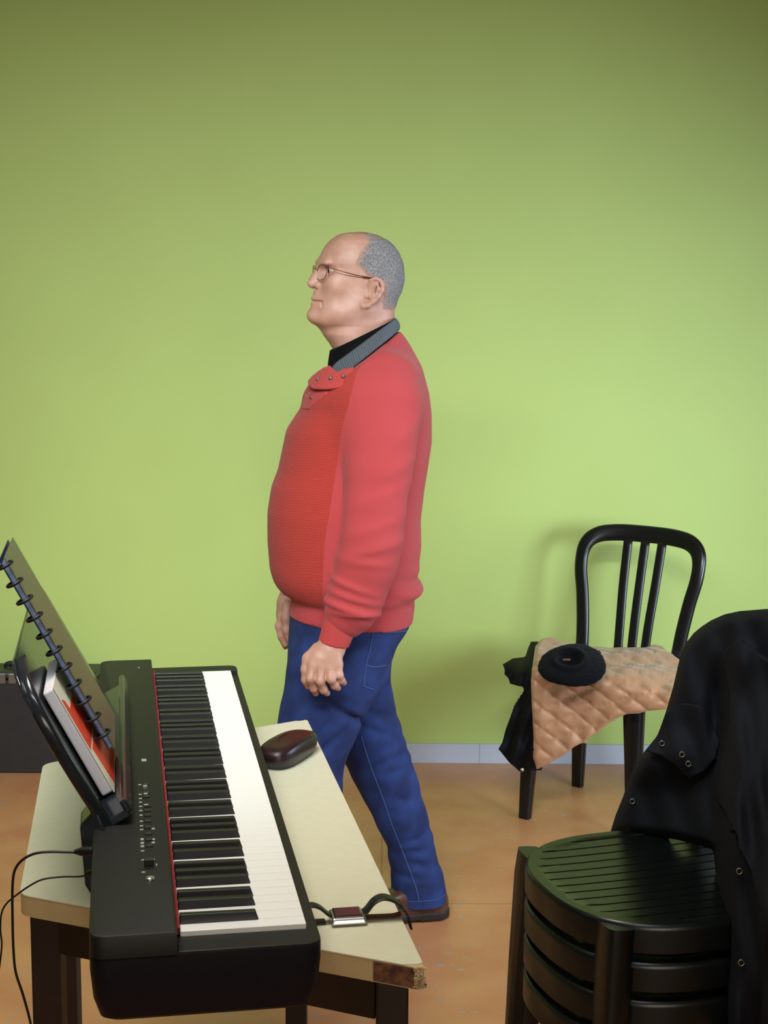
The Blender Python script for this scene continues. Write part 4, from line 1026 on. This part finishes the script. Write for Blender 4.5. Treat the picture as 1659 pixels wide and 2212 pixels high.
# ribbed front panel material split: faces forward of the side seam get the fine rib
def rib_mat():
    m = mat('sweater_ribbed', (174, 52, 42), .92, noise=.04, nscale=150, wave=('Z', 88, .5, .0020), sheen=.08); nt = m.node_tree
    tc = [n for n in nt.nodes if n.type == 'TEX_COORD'][0]; wv = [n for n in nt.nodes if n.type == 'TEX_WAVE'][0]
    mp = nt.nodes.new('ShaderNodeMapping'); mp.inputs['Rotation'].default_value = (0, math.radians(7), 0); nt.links.new(tc.outputs['Object'], mp.inputs[0]); nt.links.new(mp.outputs[0], wv.inputs['Vector'])
    return m
sw.data.materials.clear(); sw.data.materials.append(rib_mat())
cen = Vs
na_ = armd(cen[:, 0], cen[:, 1], cen[:, 2], NA); fa_ = armd(cen[:, 0], cen[:, 1], cen[:, 2], FA); pxc = (cen[:, 0]-x0_)/KX
seam = np.interp(cen[:, 2], [zr(1300), zr(1150), zr(930), zr(800), zr(740)], [702, 708, 742, 772, 800])
sel = np.clip(.5+(seam-pxc)/9, 0, 1)*np.clip(.5+(na_-.012)/.008, 0, 1)*np.clip(.5+(fa_-.012)/.008, 0, 1)*np.clip(.5+(cen[:, 2]-zr(1284))/.008, 0, 1)
at = sw.data.attributes.new('rib_mask', 'FLOAT', 'POINT'); at.data.foreach_set('value', sel.astype(np.float32))
_nt = sw.data.materials[0].node_tree; _b = _nt.nodes['Principled BSDF']; _a = _nt.nodes.new('ShaderNodeAttribute'); _a.attribute_name = 'rib_mask'
_st = _nt.nodes.new('ShaderNodeMapRange'); _st.inputs['From Min'].default_value = .4; _st.inputs['From Max'].default_value = .6; _nt.links.new(_a.outputs['Fac'], _st.inputs['Value'])
_m = _nt.nodes.new('ShaderNodeMath'); _m.operation = 'MULTIPLY'; _m.inputs[1].default_value = .5; _nt.links.new(_st.outputs[0], _m.inputs[0])
_bp = [n for n in _nt.nodes if n.type == 'BUMP'][-1]; _nt.links.new(_m.outputs[0], _bp.inputs['Strength'])
_ra = [n for n in _nt.nodes if n.type == 'VALTORGB'][0]; _mx = _nt.nodes.new('ShaderNodeMixRGB'); _mx.inputs[1].default_value = srgb((178, 62, 64)); _nt.links.new(_st.outputs[0], _mx.inputs[0])  # front oranger, sleeves pinker: warm and cool light painted into the base colour
_nt.links.new(_ra.outputs[0], _mx.inputs[2]); _nt.links.new(_mx.outputs[0], _b.inputs['Base Color'])


# ---------------- collar: grey ribbed stand-up band, red facing flap, black undershirt
def ringpt(th, c, a, b, zb_, zf_):   # th=0 nape (+x), pi front
    return np.array([c+a*math.cos(th), PY-b*math.sin(th), (zb_+zf_)/2+(zb_-zf_)/2*math.cos(th)])
def ribbon(name, m, r0, r1, par, t0=0, t1=2*math.pi, n=72, thick=.004, rib=0):
    V = []; Fc = []; K = 8
    for i in range(n+1):
        th = t0+(t1-t0)*i/n
        for j in range(K+1):
            s = j/K; p = ringpt(th, *[r0[q]*(1-s)+r1[q]*s for q in range(5)])
            bul = .004*math.sin(s*math.pi)+rib*math.cos(i*math.pi/2)*min(1, 4*math.sin(s*math.pi)+.2)
            p = p+np.array([math.cos(th), -math.sin(th), 0])*bul; V.append(p)
    for i in range(n):
        for j in range(K): Fc.append((i*(K+1)+j, (i+1)*(K+1)+j, (i+1)*(K+1)+j+1, i*(K+1)+j+1))
    o = mesh(name, V, Fc, m, par, False); s = o.modifiers.new('thickness', 'SOLIDIFY'); s.thickness = thick; s.offset = 0; return o
xn = lambda px: Wp(px, 740)[0]
ribbon('undershirt', M['black_cloth'], (xn(782), .0735, .074, zr(690), zr(758)), (xn(783), .077, .080, zr(716), zr(835)), pers, thick=.006)
collar = ribbon('collar', M['grey_knit'], (xn(783), (xn(849)-xn(710))/2, .086, zr(688), zr(793)), (xn(792), (xn(862)-xn(727))/2, .112, zr(712), zr(822)), sw, -2.93, 2.93, 344, .005, .0014)
collar['label'] = 'grey ribbed collar lining'
bpy.context.view_layer.update()
swb = BVHTree.FromPolygons([tuple(v) for v in Vs.tolist()], Qs.tolist())
def onsw(px, py, lift):
    d = ray(px, py); h = swb.ray_cast(Vector(C0), Vector(d))
    if h[0] is None:
        h = swb.find_nearest(Vector(aty(px, py, PY-.06))); 
        return aty(px, py, max(min(h[0].y, PY-.02), PY-.12))-d*lift
    return np.array(h[0])-d*lift
FL = [(723, 800), (712, 789), (697, 795), (685, 803), (673, 813), (665, 823), (666, 831), (675, 839), (695, 840), (714, 839), (727, 837), (736, 834), (744, 828), (750, 820), (756, 811), (761, 803), (764, 792), (755, 795), (742, 797), (733, 801), (724, 806), (719, 808)]
def flp(x, y, e, ex=.014):
    z = Wp(x, y, -.12)[2]; fa_2 = np.interp(z, zf, pf)-13; ba = np.interp(z, zb, pb)+6; w_ = np.interp(z, zw, pw_)
    pc = x
    for _ in range(3):
        t = (pc-(fa_2+ba)/2)/((ba-fa_2)/2); lat = w_*max(0., 1-min(1, abs(t))**2.25)**(1/2.25)+ex
        p = aty(x, y, PY-lat); pc = (p[0]-x0_)/KX; z = p[2]; fa_2 = np.interp(z, zf, pf)-13; ba = np.interp(z, zb, pb)+6; w_ = np.interp(z, zw, pw_)
    return p
fl = drape('collar_flap', FL, flp, 3, .007, M['sweater_red'], sw)
for (x, y) in ((687.5, 819.5), (714.5, 817), (742, 813)):
    p = flp(x, y, 0, .016); V, Fc = sweep([toward(p, -.001), toward(p, .002), toward(p, .0035)], [.0052, .0052, .0035], [.0052, .0052, .0035], n=18, e=2); mesh('button', V, Fc, M['button'], sw, False)
p = onsw(674, 858, .0); V, Fc = sweep([toward(p, -.002), toward(p, .003)], .0062, .0062, n=18, e=2); mesh('button', V, Fc, M['button'], sw, False)
PLK = [(658, 850), (668, 846), (690, 843), (706, 842), (704, 852), (690, 864), (676, 876), (668, 884), (654, 882), (654, 864)]
drape('placket', PLK, lambda x, y, e: onsw(x, y, .004), 3, .006, M['sweater_red'], sw)

# ---------------- jeans
NL = [((752, 1395, -.085), .100), ((715, 1480, -.095), .098), ((693, 1545, -.105), .093), ((677, 1600, -.110), .083), ((668, 1650, -.112), .073), ((672, 1700, -.113), .068), ((684, 1800, -.113), .063), ((694, 1900, -.113), .058), ((698, 2005, -.113), .060)]
FL_ = [((768, 1395, .080), .090), ((760, 1478, .088), .090), ((772, 1532, .090), .088), ((795, 1586, .092), .080), ((816, 1635, .093), .072), ((826, 1662, .094), .070), ((845, 1706, .095), .066), ((868, 1767, .096), .059), ((885, 1814, .097), .053), ((890, 1850, .097), .054), ((902, 1901, .097), .061), ((907, 1950, .097), .0645), ((908, 1975, .097), .0645)]
jf = [(1300, 630), (1330, 626), (1380, 622), (1430, 620), (1480, 622), (1530, 640)]
jb = [(1300, 888), (1345, 891), (1365, 880), (1387, 863), (1420, 850), (1449, 843), (1485, 840), (1530, 830)]
zjf, pjf = ez_(jf); zjb, pjb = ez_(jb)
def fjn(X, Y, Z):
    a = x0_+np.interp(Z, zjf, pjf)*KX; b = x0_+np.interp(Z, zjb, pjb)*KX; c = (a+b)/2; h = (b-a)/2
    q = (np.abs((X-c)/h)**2.3+np.abs((Y-PY)/.168)**2.3)**(1/2.3); pel = (q-1)*np.minimum(h, .168)
    pel = smax(smax(pel, Z-zr(1308), .01), zr(1470)-Z, .05)
    nl_ = chain(X, Y, Z, [tuple(Wp(*p)) for p, r in NL], [r for p, r in NL], .03, 1.15)
    fl2 = chain(X, Y, Z, [tuple(Wp(*p)) for p, r in FL_], [r for p, r in FL_], .03, 1.15)
    px = (X-x0_)/KX; row = np.interp(-Z, [-zr(1300), -zr(2010)], [1300, 2010])
    # creases
    cr = 0
    for (r0, x0c, sl, amp, wd, ln, leg) in ((1515, 775, .75, .012, .010, 45, 0), (1560, 715, -.9, .006, .012, 40, 0), (1540, 690, -1.2, .005, .014, 40, 0), (1620, 690, .5, .005, .010, 40, 0),
                                          (1545, 815, .35, .006, .012, 50, 1), (1585, 830, .4, .005, .010, 45, 1), (1650, 840, -.3, .006, .010, 50, 1), (1672, 850, -.1, .004, .010, 50, 1), (1735, 880, .2, .003, .012, 40, 1),
                                          (1825, 905, -.35, .005, .009, 45, 1), (1852, 900, -.1, .006, .008, 45, 1), (1880, 915, .25, .005, .009, 40, 1), (1908, 900, .1, .004, .008, 45, 1)):
        dist = (row-(r0+sl*(px-x0c)))*KX; g = amp*np.exp(-(dist/wd)**2)*np.exp(-((px-x0c)/ln)**2)
        if leg == 0: nl_ = nl_+g*1.4
        else: fl2 = fl2+g*1.4
    nl_ = nl_+.0012*wob(X, Y, Z, 30); fl2 = fl2+.0015*wob(X, Y, Z, 30, 4)
    fl2 = smax(fl2, zr(1953, .097)-Z+.10*(px-905)*KX, .004)
    legs = smin(nl_, fl2, .010); d = smin(pel, legs, .035)
    return d
lo, hi = bb(560, 985, 1300, 2000, -.24, .22); lo = (lo[0], lo[1], .04); Vj, Qj = nets(fjn, lo, hi, .0066)
jn = mesh('jeans', Vj, Qj, M['jeans'], pers, False)
jb_ = BVHTree.FromPolygons([tuple(v) for v in Vj.tolist()], Qj.tolist())
def onj(px, py, lift=.001):
    d = ray(px, py); h = jb_.ray_cast(Vector(C0), Vector(d)); return None if h[0] is None else np.array(h[0])-d*lift
def seamline(name, px, r=.0011, par=None, m='stitch', n=8):
    P = [onj(x, y) for x, y in smoothpath([(x, y, 0) for x, y in px], n)[:, :2]]; P = [p for p in P if p is not None]
    if len(P) > 2:
        P = np.array(P); k = np.linalg.norm(np.diff(P, axis=0), axis=1) < .05; P = np.array([P[0]]+[P[i+1] for i in range(len(k)) if k[i]])
        V, Fc = sweep(P, r, r*.7, n=6, e=2); mesh(name, V, Fc, M[m], par or jn, False)
seamline('leg_seam', [(780, 1590), (792, 1630), (806, 1670), (829, 1730), (848, 1785), (866, 1830), (885, 1880), (900, 1922), (905, 1950)], .0010)
for P in ([(806, 1356), (830, 1358), (860, 1357), (884, 1354)], [(807, 1363), (830, 1366), (860, 1365), (880, 1362)]): seamline('pocket_edge', P, .0013)
for P in ([(789, 1436), (803, 1440), (818, 1440), (835, 1437)], [(784, 1481), (796, 1486), (809, 1490)], [(806, 1362), (800, 1400), (791, 1436), (786, 1480)]): seamline('stitching', P, .0009)
seamline('hem_stitch', [(850, 1940), (880, 1947), (912, 1947), (940, 1944), (962, 1934)], .0008)
seamline('front_pocket', [(650, 1327), (672, 1333), (694, 1336)], .0012)

# ---------------- shoes
def shoe(hx, hy, ang, nm, lift=0):
    """heel position, pointing angle"""
    ca_, sa_ = math.cos(ang), math.sin(ang)
    def loc(X, Y): return (X-hx)*ca_+(Y-hy)*sa_, -(X-hx)*sa_+(Y-hy)*ca_
    def up(X, Y, Z):
        l, q = loc(X, Y)
        hz = np.interp(l, [-.005, .02, .07, .12, .17, .24, .285, .30], [.072, .085, .092, .088, .070, .050, .040, .020])
        wd_ = np.interp(l, [-.01, .02, .08, .14, .20, .25, .29, .302], [.018, .032, .033, .040, .047, .043, .026, .008])
        d = smax(np.abs(q)-wd_, Z-hz, .030); d = smax(d, np.abs(l-.146)-.154, .03); return smax(d, .018-Z, .004)
    def sole(X, Y, Z):
        l, q = loc(X, Y); wd_ = np.interp(l, [-.01, .02, .08, .14, .20, .25, .29, .302], [.020, .035, .034, .042, .050, .046, .029, .010])
        d = smax(np.abs(q)-wd_, np.abs(l-.147)-.157, .03); z = np.where(l < .075, 0.001, .006); return smax(d, np.maximum(Z-.026, z-Z), .003)
    c = np.array([hx+.147*ca_, hy+.147*sa_]); r = np.array([.19*abs(ca_)+.07*abs(sa_), .19*abs(sa_)+.07*abs(ca_)])
    e = bpy.data.objects.new('shoe', None); COL.objects.link(e); e.parent = pers; e.location = (0, 0, 0); e.empty_display_size = .05
    V, Q = nets(up, (c[0]-r[0], c[1]-r[1], -.005), (c[0]+r[0], c[1]+r[1], .12), .0045); mesh('shoe_upper', V, Q, M['leather_brown'], e, False)
    V, Q = nets(sole, (c[0]-r[0], c[1]-r[1], -.005), (c[0]+r[0], c[1]+r[1], .04), .0045); mesh('sole', V, Q, M['sole'], e, False)
hp = atz(968, 1990, 0); shoe(hp[0]-.004, hp[1]+.035, math.pi+.22, 'shoe')
hp2 = Wp(735, 1700, -.113); shoe(hp2[0]+.03, PY-.113, math.pi+.05, 'shoe')
